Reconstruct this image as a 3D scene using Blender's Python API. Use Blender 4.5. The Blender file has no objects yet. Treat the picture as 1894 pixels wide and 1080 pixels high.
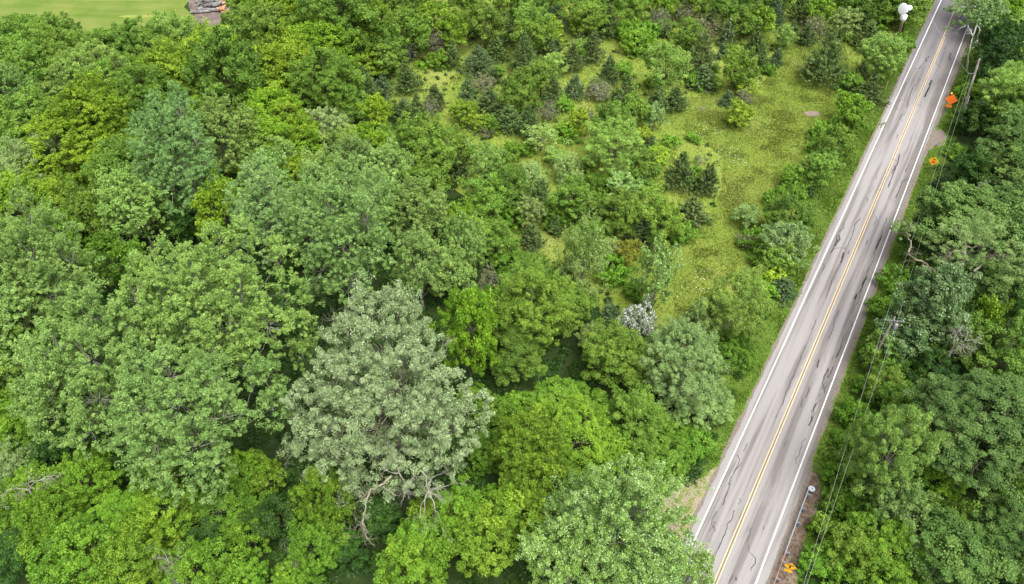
import bpy, math, random
import numpy as np
from mathutils import Vector, Matrix

# ------------------------------------------------------------------ camera, sky, sun, exposure
sc = bpy.context.scene
COL = sc.collection
PW, PH, PF = 1894.0, 1080.0, 1473.0            # photograph size and focal length in its pixels (28 mm lens)
CAM_H, PITCH = 74.9, math.radians(43.95)        # drone height over the ground and its downward tilt
cam_d = bpy.data.cameras.new('camera')
cam_d.sensor_width = 36.0
cam_d.lens = 36.0 * PF / PW
cam_d.clip_end = 3000.0
cam = bpy.data.objects.new('camera', cam_d)
cam.location = (0, 0, CAM_H)
cam.rotation_euler = (math.pi / 2 - PITCH, 0, 0)
COL.objects.link(cam)
sc.camera = cam

SUN_EL, SUN_AZ = math.radians(64), math.radians(150)
w = bpy.data.worlds.new('World'); sc.world = w; w.use_nodes = True
nt = w.node_tree; nt.nodes.clear()
sky = nt.nodes.new('ShaderNodeTexSky'); sky.sky_type = 'NISHITA'; sky.sun_disc = False
sky.sun_elevation = SUN_EL; sky.sun_rotation = SUN_AZ; sky.dust_density = 4.0; sky.air_density = 1.0
hsv = nt.nodes.new('ShaderNodeHueSaturation'); hsv.inputs['Saturation'].default_value = 0.12
bg = nt.nodes.new('ShaderNodeBackground'); bg.inputs['Strength'].default_value = 0.105
wo = nt.nodes.new('ShaderNodeOutputWorld')
nt.links.new(sky.outputs[0], hsv.inputs['Color']); nt.links.new(hsv.outputs[0], bg.inputs['Color'])
nt.links.new(bg.outputs[0], wo.inputs['Surface'])
sd = bpy.data.lights.new('sun', 'SUN'); sd.energy = 2.0; sd.angle = math.radians(42); sd.color = (1.0, 0.96, 0.9)
so = bpy.data.objects.new('sun', sd); COL.objects.link(so)
sdir = Vector((math.sin(SUN_AZ) * math.cos(SUN_EL), math.cos(SUN_AZ) * math.cos(SUN_EL), math.sin(SUN_EL)))
so.rotation_euler = sdir.to_track_quat('Z', 'Y').to_euler(); so.location = sdir * 200
vs = sc.view_settings
vs.view_transform = 'Standard'; vs.look = 'None'; vs.gamma = 1.0; vs.use_curve_mapping = False
vs.exposure = 1.86
sc.cycles.max_bounces = 6; sc.cycles.diffuse_bounces = 3; sc.cycles.transmission_bounces = 3; sc.cycles.glossy_bounces = 1

# ------------------------------------------------------------------ survey: photo points turned into ground points
_F = np.array([0, math.cos(PITCH), -math.sin(PITCH)]); _U = np.array([0, math.sin(PITCH), math.cos(PITCH)])
def P(px, py, z=0.0):
    r = np.array([px - PW / 2, 0, 0]) + PF * _F - (py - PH / 2) * _U
    return Vector((np.array([0, 0, CAM_H]) + r * ((CAM_H - z) / -r[2])).tolist())
def proj(x, y, z):
    v = np.array([x, y, z - CAM_H]); dpt = v @ _F
    return PW / 2 + PF * v[0] / dpt, PH / 2 - PF * (v @ _U) / dpt
def slant(p): return math.sqrt(p[0] ** 2 + p[1] ** 2 + (CAM_H - p[2]) ** 2)
RA = math.radians(30.315)
D = Vector((math.sin(RA), math.cos(RA), 0)); NR = Vector((math.cos(RA), -math.sin(RA), 0)); RC = -1.17
def RP(s, t, z=0.0):                            # road coordinates: s along it, t to the right of its centre
    q = D * s + NR * (t + RC); return Vector((q.x, q.y, z))
def st(p): v = Vector((p[0], p[1], 0)); return v.dot(D), v.dot(NR) - RC
def inpoly(x, y, poly):
    c = False; n = len(poly)
    for i in range(n):
        x0, y0 = poly[i]; x1, y1 = poly[(i + 1) % n]
        if (y0 > y) != (y1 > y) and x < (x1 - x0) * (y - y0) / (y1 - y0) + x0: c = not c
    return c

# ------------------------------------------------------------------ object helpers
def tag(o, label=None, cat=None, group=None, kind=None):
    if label: o['label'] = label
    if cat: o['category'] = cat
    if group: o['group'] = group
    if kind: o['kind'] = kind
    return o
def empty(name, loc, rz=0.0):
    o = bpy.data.objects.new(name, None); COL.objects.link(o)
    o.location = loc; o.rotation_euler = (0, 0, rz); o.empty_display_size = 0.3
    return o
def link(name, me, parent=None):
    o = bpy.data.objects.new(name, me); COL.objects.link(o)
    if parent: o.parent = parent
    return o
class MB:
    def __init__(s): s.v, s.f, s.m = [], [], []
    def add(s, vs_, fs, mi=0):
        b = len(s.v); s.v += [tuple(q) for q in vs_]; s.f += [tuple(i + b for i in f) for f in fs]; s.m += [mi] * len(fs)
    def box(s, c, d, rz=0.0, mi=0, M=None):
        x, y, z = d[0] / 2, d[1] / 2, d[2] / 2
        pts = [Vector((i * x, j * y, k * z)) for k in (-1, 1) for j in (-1, 1) for i in (-1, 1)]
        R = M if M is not None else Matrix.Rotation(rz, 3, 'Z')
        s.add([R @ q + Vector(c) for q in pts], [(0, 2, 3, 1), (4, 5, 7, 6), (0, 1, 5, 4), (2, 6, 7, 3), (0, 4, 6, 2), (1, 3, 7, 5)], mi)
    def tube(s, pts, rad, n=6, cap=True, mi=0):
        pts = [Vector(q) for q in pts]
        if not hasattr(rad, '__len__'): rad = [rad] * len(pts)
        rings = []
        for i, q in enumerate(pts):
            a = pts[max(0, i - 1)]; b = pts[min(len(pts) - 1, i + 1)]; t = (b - a)
            t = t.normalized() if t.length > 1e-9 else Vector((0, 0, 1))
            u = t.cross(Vector((0, 0, 1)) if abs(t.z) < 0.9 else Vector((1, 0, 0))).normalized(); v = t.cross(u)
            rings.append([q + (u * math.cos(2 * math.pi * k / n) + v * math.sin(2 * math.pi * k / n)) * rad[i] for k in range(n)])
        vs_ = [q for r in rings for q in r]; fs = []
        for i in range(len(rings) - 1):
            for k in range(n):
                fs.append((i * n + k, i * n + (k + 1) % n, (i + 1) * n + (k + 1) % n, (i + 1) * n + k))
        if cap: fs.append(tuple(range(n - 1, -1, -1))); fs.append(tuple((len(rings) - 1) * n + k for k in range(n)))
        s.add(vs_, fs, mi)
    def prism(s, poly, y0, y1, mi=0):             # polygon in x,z swept along y
        n = len(poly); vs_ = [(x, y0, z) for x, z in poly] + [(x, y1, z) for x, z in poly]
        fs = [tuple(range(n)), tuple(range(2 * n - 1, n - 1, -1))] + [(i, i + n, (i + 1) % n + n, (i + 1) % n) for i in range(n)]
        s.add(vs_, fs, mi)
    def mesh(s, name, mats, smooth=False):
        me = bpy.data.meshes.new(name); me.from_pydata(s.v, [], s.f)
        for m in (mats if isinstance(mats, (list, tuple)) else [mats]): me.materials.append(m)
        me.polygons.foreach_set('material_index', s.m)
        if smooth: me.polygons.foreach_set('use_smooth', [True] * len(s.f))
        me.update(); return me
    def build(s, name, mats, parent=None, smooth=False): return link(name, s.mesh(name, mats, smooth), parent)

# ------------------------------------------------------------------ materials
def newmat(name):
    m = bpy.data.materials.new(name); m.use_nodes = True; t = m.node_tree; t.nodes.clear()
    out = t.nodes.new('ShaderNodeOutputMaterial'); return m, t, out
def N(t, typ, **kw):
    n = t.nodes.new(typ)
    for k, v in kw.items():
        if k in n.inputs.keys(): n.inputs[k].default_value = v
        else: setattr(n, k, v)
    return n
def noise(t, scale, detail=4, rough=0.55, coord=None, vec=(1, 1, 1), dist=0.0):
    n = N(t, 'ShaderNodeTexNoise', Scale=scale, Detail=detail, Roughness=rough, Distortion=dist)
    tc = t.nodes.new('ShaderNodeTexCoord'); mp = t.nodes.new('ShaderNodeMapping'); mp.inputs['Scale'].default_value = vec
    t.links.new(tc.outputs['Object'], mp.inputs['Vector']); t.links.new(mp.outputs[0], n.inputs['Vector']); return n
def ramp(t, fac, stops):
    r = t.nodes.new('ShaderNodeValToRGB'); e = r.color_ramp.elements
    while len(e) < len(stops): e.new(0.5)
    for i, (p, c) in enumerate(stops): e[i].position = p; e[i].color = (c[0], c[1], c[2], 1) if hasattr(c, '__len__') else (c, c, c, 1)
    t.links.new(fac, r.inputs['Fac']); return r
def mixc(t, fac, a, b, mode='MIX'):
    m = t.nodes.new('ShaderNodeMix'); m.data_type = 'RGBA'; m.blend_type = mode
    for s_, v in ((m.inputs['Factor'], fac), (m.inputs['A'], a), (m.inputs['B'], b)):
        if hasattr(v, 'is_linked') or hasattr(v, 'links'): t.links.new(v, s_)
        elif hasattr(v, '__len__'): s_.default_value = (v[0], v[1], v[2], 1)
        else: s_.default_value = v
    return m.outputs['Result']
def math_(t, op, a, b=0.0, c=None):
    m = t.nodes.new('ShaderNodeMath'); m.operation = op
    for i, v in enumerate((a, b) if c is None else (a, b, c)):
        if hasattr(v, 'links'): t.links.new(v, m.inputs[i])
        else: m.inputs[i].default_value = v
    return m.outputs[0]
def simple(name, col, rough=0.7, metal=0.0, var=0.15, scale=6.0, bump=0.0):
    m, t, out = newmat(name); p = N(t, 'ShaderNodeBsdfPrincipled', Roughness=rough, Metallic=metal)
    n = noise(t, scale, 5)
    c = mixc(t, n.outputs['Fac'], [x * (1 - var) for x in col], [min(1, x * (1 + var)) for x in col])
    t.links.new(c, p.inputs['Base Color'])
    if bump:
        b = N(t, 'ShaderNodeBump', Strength=bump, Distance=0.05); n2 = noise(t, scale * 4, 6); t.links.new(n2.outputs['Fac'], b.inputs['Height']); t.links.new(b.outputs[0], p.inputs['Normal'])
    t.links.new(p.outputs[0], out.inputs['Surface']); return m
KEEP = ('grass_blades', 'golden_leaves', 'white_blossom', 'brown_twigs')
def leafmat(name, lo, hi, mid=None, rough=0.55, trans=0.30):
    """leaf colour from a per-leaf 'tint' attribute, shifted a little for each tree by the object colour"""
    m, t, out = newmat(name)
    lo, mid, hi = [None if c is None else (c[0] * .98, c[1] * 1.13, c[2] * .84) if name not in KEEP else c for c in (lo, mid, hi)]
    a = N(t, 'ShaderNodeAttribute', attribute_name='tint')
    r = ramp(t, a.outputs['Fac'], [(0.0, lo), (0.55, mid), (1.0, hi)] if mid else [(0.0, lo), (1.0, hi)])
    oi = t.nodes.new('ShaderNodeObjectInfo')
    c = mixc(t, 1.0, r.outputs[0], oi.outputs['Color'], 'MULTIPLY')
    p = N(t, 'ShaderNodeBsdfPrincipled', Roughness=rough); p.inputs['Specular IOR Level'].default_value = 0.18
    tr = t.nodes.new('ShaderNodeBsdfTranslucent'); mx = t.nodes.new('ShaderNodeMixShader'); mx.inputs[0].default_value = trans
    t.links.new(c, p.inputs['Base Color']); t.links.new(c, tr.inputs['Color'])
    t.links.new(p.outputs[0], mx.inputs[1]); t.links.new(tr.outputs[0], mx.inputs[2]); t.links.new(mx.outputs[0], out.inputs['Surface'])
    return m
def barkmat(name, a, b, scale=3.0):
    m, t, out = newmat(name); p = N(t, 'ShaderNodeBsdfPrincipled', Roughness=0.85)
    n = noise(t, scale, 6, vec=(1, 1, 0.3)); r = ramp(t, n.outputs['Fac'], [(0.35, a), (0.65, b)])
    t.links.new(r.outputs[0], p.inputs['Base Color']); t.links.new(p.outputs[0], out.inputs['Surface']); return m

LM = {
 'bx': leafmat('maple_leaves', (.056, .110, .011), (.192, .288, .032), (.106, .184, .018)),
 'mg': leafmat('broad_leaves', (.060, .110, .017), (.195, .270, .055), (.115, .178, .030)),
 'cw': leafmat('poplar_leaves', (.068, .116, .030), (.310, .380, .135), (.162, .236, .073)),
 'wi': leafmat('willow_leaves', (.090, .125, .055), (.360, .385, .285), (.182, .218, .125)),
 'sp': leafmat('silver_poplar_leaves', (.080, .140, .026), (.360, .420, .270), (.150, .225, .055)),
 'oa': leafmat('oak_leaves', (.034, .072, .017), (.150, .215, .066), (.075, .128, .035)),
 'dk': leafmat('shade_leaves', (.014, .036, .008), (.066, .115, .024), (.032, .070, .014)),  # dark foliage; the colour also paints in the deep shade of canopy gaps
 'os': leafmat('silver_oak_leaves', (.032, .078, .030), (.28, .33, .25), (.080, .132, .052)),
 'ao': leafmat('olive_leaves', (.095, .140, .045), (.310, .365, .175), (.180, .235, .095)),
 'lo': leafmat('feathery_leaves', (.092, .150, .030), (.285, .360, .110), (.168, .240, .060)),
 'ce': leafmat('cedar_needles', (.034, .056, .017), (.155, .185, .075), (.074, .104, .037), trans=0.15),
 'bs': leafmat('blue_needles', (.036, .060, .027), (.150, .185, .105), (.070, .104, .052), trans=0.15),
 'hs': leafmat('shrub_leaves', (.055, .118, .012), (.185, .285, .045), (.105, .190, .022)),
 'ye': leafmat('yellow_green_leaves', (.105, .165, .014), (.275, .335, .040), (.170, .240, .022)),
 'gd': leafmat('golden_leaves', (.130, .145, .014), (.330, .320, .050), (.215, .230, .030)),
 'wf': leafmat('white_blossom', (.060, .100, .050), (.58, .62, .64), (.085, .130, .070)),
 'br': leafmat('brown_twigs', (.070, .085, .036), (.215, .225, .125), (.125, .145, .065)),
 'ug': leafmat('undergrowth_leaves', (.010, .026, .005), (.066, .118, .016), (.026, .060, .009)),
 'gr': leafmat('grass_blades', (.076, .118, .015), (.172, .194, .052), (.112, .150, .023), trans=0.2),
 'vg': leafmat('verge_blades', (.046, .090, .012), (.150, .190, .045), (.084, .138, .019), trans=0.2),
}
BK = {
 'grey': barkmat('grey_bark', (.07, .062, .045), (.15, .135, .105)),
 'dark': barkmat('dark_bark', (.03, .027, .018), (.075, .064, .046)),
 'pale': barkmat('pale_bark', (.10, .10, .075), (.20, .195, .155)),
 'tan': barkmat('tan_bark', (.10, .085, .058), (.19, .165, .12)),
 'white': barkmat('white_bark', (.30, .30, .28), (.62, .62, .58), 2.0),
 'dead': barkmat('dead_wood', (.12, .11, .095), (.26, .24, .21)),
}
# ------------------------------------------------------------------ fast mesh of many small leaves
def npmesh(name, V, tint, mat):
    n, k = V.shape[0], V.shape[1]
    me = bpy.data.meshes.new(name)
    me.vertices.add(n * k); me.vertices.foreach_set('co', V.reshape(-1).astype(np.float32))
    me.loops.add(n * k); me.loops.foreach_set('vertex_index', np.arange(n * k, dtype=np.int32))
    me.polygons.add(n); me.polygons.foreach_set('loop_start', np.arange(0, n * k, k, dtype=np.int32))
    me.polygons.foreach_set('loop_total', np.full(n, k, dtype=np.int32))
    at = me.attributes.new('tint', 'FLOAT', 'FACE'); at.data.foreach_set('value', np.clip(tint, 0, 1).astype(np.float32))
    me.materials.append(mat); me.update(calc_edges=True); return me
def unit(a): return a / np.maximum(np.linalg.norm(a, axis=-1, keepdims=True), 1e-9)
def leaves(C, Nn, L, W, rng, axis=None, fold=0.25, tri=False):
    n = len(C); r = rng.normal(size=(n, 3))
    t = r if axis is None else axis
    t = unit(t - Nn * np.sum(t * Nn, axis=1, keepdims=True)); b = np.cross(Nn, t)
    sz = rng.uniform(0.55, 1.45, (n, 1)); l = L * sz / 2; wd = W * sz / 2
    if tri:
        return np.stack([C - t * l + b * wd, C - t * l - b * wd, C + t * l], 1)
    return np.stack([C - t * l, C + b * wd + Nn * wd * fold - t * l * .1, C + t * l, C - b * wd + Nn * wd * fold - t * l * .1], 1)

# ------------------------------------------------------------------ ground, meadow, lawn, yard, road
def poly_w(px, z): return [P(x, y, 0) + Vector((0, 0, z)) for x, y in px]
MEADOW_ZONE = [(690, -120), (720, 130), (690, 210), (790, 290), (880, 380), (960, 480), (1080, 560), (1180, 640), (1290, 720), (1420, 560), (1500, 470), (1590, 300), (1690, 100), (1790, -120)]
OPEN = [(1225, 220), (1265, 180), (1330, 178), (1400, 165), (1440, 118), (1478, 40), (1500, 10), (1548, 30), (1570, 110), (1562, 190), (1545, 230), (1500, 280), (1450, 330), (1440, 400), (1385, 450), (1345, 530), (1300, 620), (1255, 600), (1240, 530), (1262, 450), (1305, 410), (1335, 350), (1335, 290), (1290, 255)]
GLADES = [[(800, 110), (850, 120), (870, 190), (900, 200), (940, 250), (930, 290), (880, 220), (830, 170)], [(1050, 60), (1090, 60), (1150, 90), (1185, 110), (1190, 130), (1130, 110), (1095, 118)], [(960, 260), (1040, 280), (1070, 320), (1000, 310)], [(1330, 60), (1350, 80), (1330, 100)]]
LAWN = [(-160, -100), (333, -100), (346, 12), (385, 62), (300, 84), (225, 100), (150, 96), (60, 100), (-160, 120)]
YARD = [(333, -100), (346, 12), (385, 62), (440, 80), (520, 60), (570, 20), (620, -100)]
PULL = [(1321, 895), (1338, 862), (1318, 868), (1290, 885), (1243, 905), (1205, 950), (1225, 1000), (1255, 1030), (1292, 990)]
MULCH = [(1498, 862), (1512, 880), (1522, 925), (1506, 965), (1482, 1012), (1476, 1060), (1468, 1130), (1405, 1130), (1424, 1068), (1450, 1000), (1480, 925)]

def ground_mat(name, stops, scale, stops2=None, s2=0.4, bump=0.5, vec=(1, 1, 1)):
    m, t, out = newmat(name); p = N(t, 'ShaderNodeBsdfPrincipled', Roughness=0.95); p.inputs['Specular IOR Level'].default_value = 0.1
    n = noise(t, scale, 8, 0.65, vec=vec); c = ramp(t, n.outputs['Fac'], stops).outputs[0]
    if stops2:
        n2 = noise(t, s2, 5, 0.6); r2 = ramp(t, n2.outputs['Fac'], stops2); c = mixc(t, 0.6, c, r2.outputs[0])
    n3 = noise(t, 7.0, 6, 0.7); b = N(t, 'ShaderNodeBump', Strength=bump, Distance=0.12)
    t.links.new(n3.outputs['Fac'], b.inputs['Height']); t.links.new(b.outputs[0], p.inputs['Normal'])
    t.links.new(c, p.inputs['Base Color']); t.links.new(p.outputs[0], out.inputs['Surface']); return m
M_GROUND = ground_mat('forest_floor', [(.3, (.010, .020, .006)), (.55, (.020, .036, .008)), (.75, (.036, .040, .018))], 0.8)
M_MEADOW = ground_mat('meadow_turf', [(.3, (.085, .126, .016)), (.5, (.118, .158, .024)), (.72, (.165, .185, .055))], 0.9, [(.35, (.095, .142, .018)), (.55, (.128, .166, .028)), (.7, (.185, .190, .062))], 0.09)
M_VERGE = ground_mat('verge_turf', [(.3, (.045, .085, .012)), (.55, (.075, .120, .018)), (.8, (.130, .140, .050))], 1.0)
M_LAWN = ground_mat('mown_lawn', [(.40, (.056, .094, .013)), (.5, (.084, .120, .020)), (.60, (.115, .132, .040))], 0.25, [(.42, (.060, .100, .014)), (.58, (.110, .130, .030))], 0.07, 0.15, vec=(0.25, 1.6, 1))
M_YARD = ground_mat('bare_yard', [(.3, (.060, .046, .042)), (.55, (.110, .085, .078)), (.75, (.150, .150, .080))], 0.5)
M_GRAVEL = ground_mat('dry_gravel', [(.3, (.130, .108, .074)), (.45, (.200, .170, .128)), (.55, (.120, .135, .038)), (.68, (.175, .160, .085)), (.8, (.230, .200, .160))], 1.3)
M_MULCH = ground_mat('brown_litter', [(.3, (.038, .027, .020)), (.48, (.080, .056, .042)), (.62, (.135, .108, .080)), (.8, (.075, .100, .026))], 2.2)
M_ASH = ground_mat('burnt_patch', [(.3, (.090, .065, .055)), (.7, (.190, .150, .130))], 2.0)
M_SHOULDER = ground_mat('gravel_shoulder', [(.3, (.075, .062, .050)), (.55, (.135, .115, .098)), (.8, (.100, .105, .045))], 3.0)

def sheet(name, pts, mat, z):
    me = bpy.data.meshes.new(name); me.from_pydata([(p.x, p.y, z) for p in pts], [], [tuple(range(len(pts)))]); me.materials.append(mat); me.update()
    if me.polygons[0].normal.z < 0: me.flip_normals()
    return tag(link(name, me), kind='structure')
def rough_edge(px, rnd, step=1.2, amp=0.5):
    pts = [P(x, y) for x, y in px]; out = []
    for i, a in enumerate(pts):
        b = pts[(i + 1) % len(pts)]; n = max(1, int((b - a).length / step))
        for k in range(n):
            q = a.lerp(b, k / n); out.append(q + Vector((rnd.uniform(-amp, amp), rnd.uniform(-amp, amp), 0)))
    return out
rnd = random.Random(5)
me = bpy.data.meshes.new('ground'); S = 900
me.from_pydata([(-S, -S, 0), (S, -S, 0), (S, S, 0), (-S, S, 0)], [], [(0, 1, 2, 3)]); me.materials.append(M_GROUND)
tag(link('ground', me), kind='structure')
sheet('meadow', rough_edge(MEADOW_ZONE, rnd, 2, .8), M_MEADOW, .004)
sheet('lawn', rough_edge(LAWN, rnd, 3, .8), M_LAWN, .004)
sheet('dirt_yard', rough_edge(YARD, rnd, 1.5, .6), M_YARD, .008)
for s_, nm in ((1, 'verge'), (-1, 'verge')):
    a, b = (4.0, 8.0) if s_ > 0 else (-9.0, -4.0)
    sheet(nm, [RP(-20, a), RP(260, a), RP(260, b), RP(-20, b)], M_VERGE, .008)
sheet('gravel_pullout', rough_edge(PULL, rnd, .8, .25), M_GRAVEL, .014)
sheet('litter_strip', rough_edge(MULCH, rnd, .8, .2), M_MULCH, .014)
sheet('burnt_ground_patch', [P(1502, 210) + Vector((1.55 * math.cos(a) * rnd.uniform(.85, 1.1), .95 * math.sin(a) * rnd.uniform(.85, 1.1), 0)) for a in np.linspace(0, 6.28, 22)[:-1]], M_ASH, .012)
sheet('bare_ground_patch', [P(1298, 201) + Vector((.8 * math.cos(a) * rnd.uniform(.8, 1.1), .5 * math.sin(a) * rnd.uniform(.8, 1.1), 0)) for a in np.linspace(0, 6.28, 16)[:-1]], M_ASH, .012)
sheet('bare_lawn_patch', [P(255, 30) + Vector((4 * math.cos(a) * rnd.uniform(.7, 1.1), .8 * math.sin(a) * rnd.uniform(.7, 1.1), 0)) for a in np.linspace(0, 6.28, 16)[:-1]], M_MEADOW, .009)
sheet('field_entrance', rough_edge([(1724, 240), (1738, 238), (1748, 250), (1745, 266), (1728, 272), (1714, 277)], rnd, .7, .5), M_SHOULDER, .013)

# the road, its stripes and its sealed cracks: local x across the road, local y along it
def road_mesh(name, quads, mat, z):
    mb = MB()
    for x0, x1, y0, y1 in quads: mb.add([(x0, y0, 0), (x1, y0, 0), (x1, y1, 0), (x0, y1, 0)], [(0, 1, 2, 3)])
    o = mb.build(name, mat); q = RP(0, 0, z); o.location = q; o.rotation_euler = (0, 0, -RA); return tag(o, kind='structure')
m, t, out = newmat('worn_asphalt'); p = N(t, 'ShaderNodeBsdfPrincipled', Roughness=0.88); p.inputs['Specular IOR Level'].default_value = 0.2
tc = t.nodes.new('ShaderNodeTexCoord'); sp_ = t.nodes.new('ShaderNodeSeparateXYZ'); t.links.new(tc.outputs['Object'], sp_.inputs[0])
X, Y = sp_.outputs['X'], sp_.outputs['Y']
grain = noise(t, 9.0, 8, 0.75)
streak = noise(t, 1.0, 4, 0.6, vec=(1.2, .02, 1), dist=0.4)
blot = noise(t, 1.0, 6, 0.62, vec=(.6, .05, 1), dist=0.9)
# wheel tracks: four pale bands, with darker oil bands between and along the right-hand edge
band = math_(t, 'COSINE', math_(t, 'MULTIPLY', math_(t, 'ADD', math_(t, 'ABSOLUTE', X), -0.55), 3.7))
wob = math_(t, 'ADD', math_(t, 'MULTIPLY', band, 0.065), streak.outputs['Fac'])
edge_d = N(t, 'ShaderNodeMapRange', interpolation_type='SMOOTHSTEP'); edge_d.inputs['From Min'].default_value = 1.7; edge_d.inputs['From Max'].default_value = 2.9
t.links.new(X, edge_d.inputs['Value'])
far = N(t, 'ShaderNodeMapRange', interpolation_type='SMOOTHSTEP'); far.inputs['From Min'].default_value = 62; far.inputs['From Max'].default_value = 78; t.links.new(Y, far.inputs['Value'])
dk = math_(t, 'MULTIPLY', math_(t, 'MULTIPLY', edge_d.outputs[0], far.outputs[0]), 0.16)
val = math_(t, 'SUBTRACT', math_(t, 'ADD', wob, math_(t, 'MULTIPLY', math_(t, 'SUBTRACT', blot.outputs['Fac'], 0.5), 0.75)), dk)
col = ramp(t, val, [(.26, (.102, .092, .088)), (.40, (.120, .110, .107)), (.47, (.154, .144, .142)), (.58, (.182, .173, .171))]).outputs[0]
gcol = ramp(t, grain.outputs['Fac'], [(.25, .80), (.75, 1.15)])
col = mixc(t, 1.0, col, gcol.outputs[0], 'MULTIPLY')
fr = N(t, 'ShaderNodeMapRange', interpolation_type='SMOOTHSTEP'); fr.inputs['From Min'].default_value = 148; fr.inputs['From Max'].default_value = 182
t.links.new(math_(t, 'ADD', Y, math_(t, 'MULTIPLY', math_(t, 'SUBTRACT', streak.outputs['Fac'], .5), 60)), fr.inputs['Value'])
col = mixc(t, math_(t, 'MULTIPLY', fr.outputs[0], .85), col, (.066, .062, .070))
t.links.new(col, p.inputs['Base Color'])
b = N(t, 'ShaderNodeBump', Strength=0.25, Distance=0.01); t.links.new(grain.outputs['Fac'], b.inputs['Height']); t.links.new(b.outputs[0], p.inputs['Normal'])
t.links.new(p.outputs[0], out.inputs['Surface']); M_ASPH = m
def paint(name, c, wear):
    m, t, out = newmat(name); p = N(t, 'ShaderNodeBsdfPrincipled', Roughness=0.7)
    n = noise(t, 2.2, 8, 0.75, vec=(3, .5, 1)); r = ramp(t, n.outputs['Fac'], [(wear - .06, (.22, .205, .20)), (wear + .05, c)])
    t.links.new(r.outputs[0], p.inputs['Base Color']); t.links.new(p.outputs[0], out.inputs['Surface']); return m
M_WHITE = paint('white_road_paint', (.44, .435, .43), .42); M_YEL = paint('yellow_road_paint', (.42, .30, .14), .46)
M_TAR = simple('tar_seal', (.030, .028, .032), .55, var=.3); M_EDGE = simple('dark_joint', (.095, .070, .055), .8, var=.4, scale=2)
Y0, Y1 = -20, 260
mb = MB(); ys = np.arange(Y0, Y1 + .1, 1.0); rr = random.Random(3)
le = [-4.18 + rr.uniform(-.09, .09) - (0.25 if y > 150 else 0) for y in ys]; re_ = [3.95 + rr.uniform(-.09, .09) + (.35 if y < 60 else 0) for y in ys]
vs_ = [(a, y, 0) for a, y in zip(le, ys)] + [(b_, y, 0) for b_, y in zip(re_, ys)]; n = len(ys)
mb.add(vs_, [(i, i + n, i + n + 1, i + 1) for i in range(n - 1)])
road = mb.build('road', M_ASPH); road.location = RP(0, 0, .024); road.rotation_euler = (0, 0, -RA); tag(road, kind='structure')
mb = MB()
lo_ = [-4.52 + rr.uniform(-.16, .16) - (.30 if y > 140 else 0) for y in ys]; ro_ = [4.45 + rr.uniform(-.16, .16) + (.45 if y < 60 or y > 140 else 0) for y in ys]
mb.add([(a, y, 0) for a, y in zip(lo_, ys)] + [(b_, y, 0) for b_, y in zip(ro_, ys)], [(i, i + n, i + n + 1, i + 1) for i in range(n - 1)])
so_ = mb.build('road_shoulder', M_SHOULDER); so_.location = RP(0, 0, .018); so_.rotation_euler = (0, 0, -RA); tag(so_, kind='structure')
road_mesh('edge_stripes', [(-3.52, -3.375, Y0, Y1), (3.375, 3.52, Y0, Y1)], M_WHITE, .029)
road_mesh('centre_stripes', [(-.20, -.095, Y0, Y1), (.095, .20, Y0, 176), (.095, .20, 200, Y1)], M_YEL, .029)
road_mesh('centre_joint', [(-.055, .055, Y0, Y1)], M_EDGE, .029)
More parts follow.
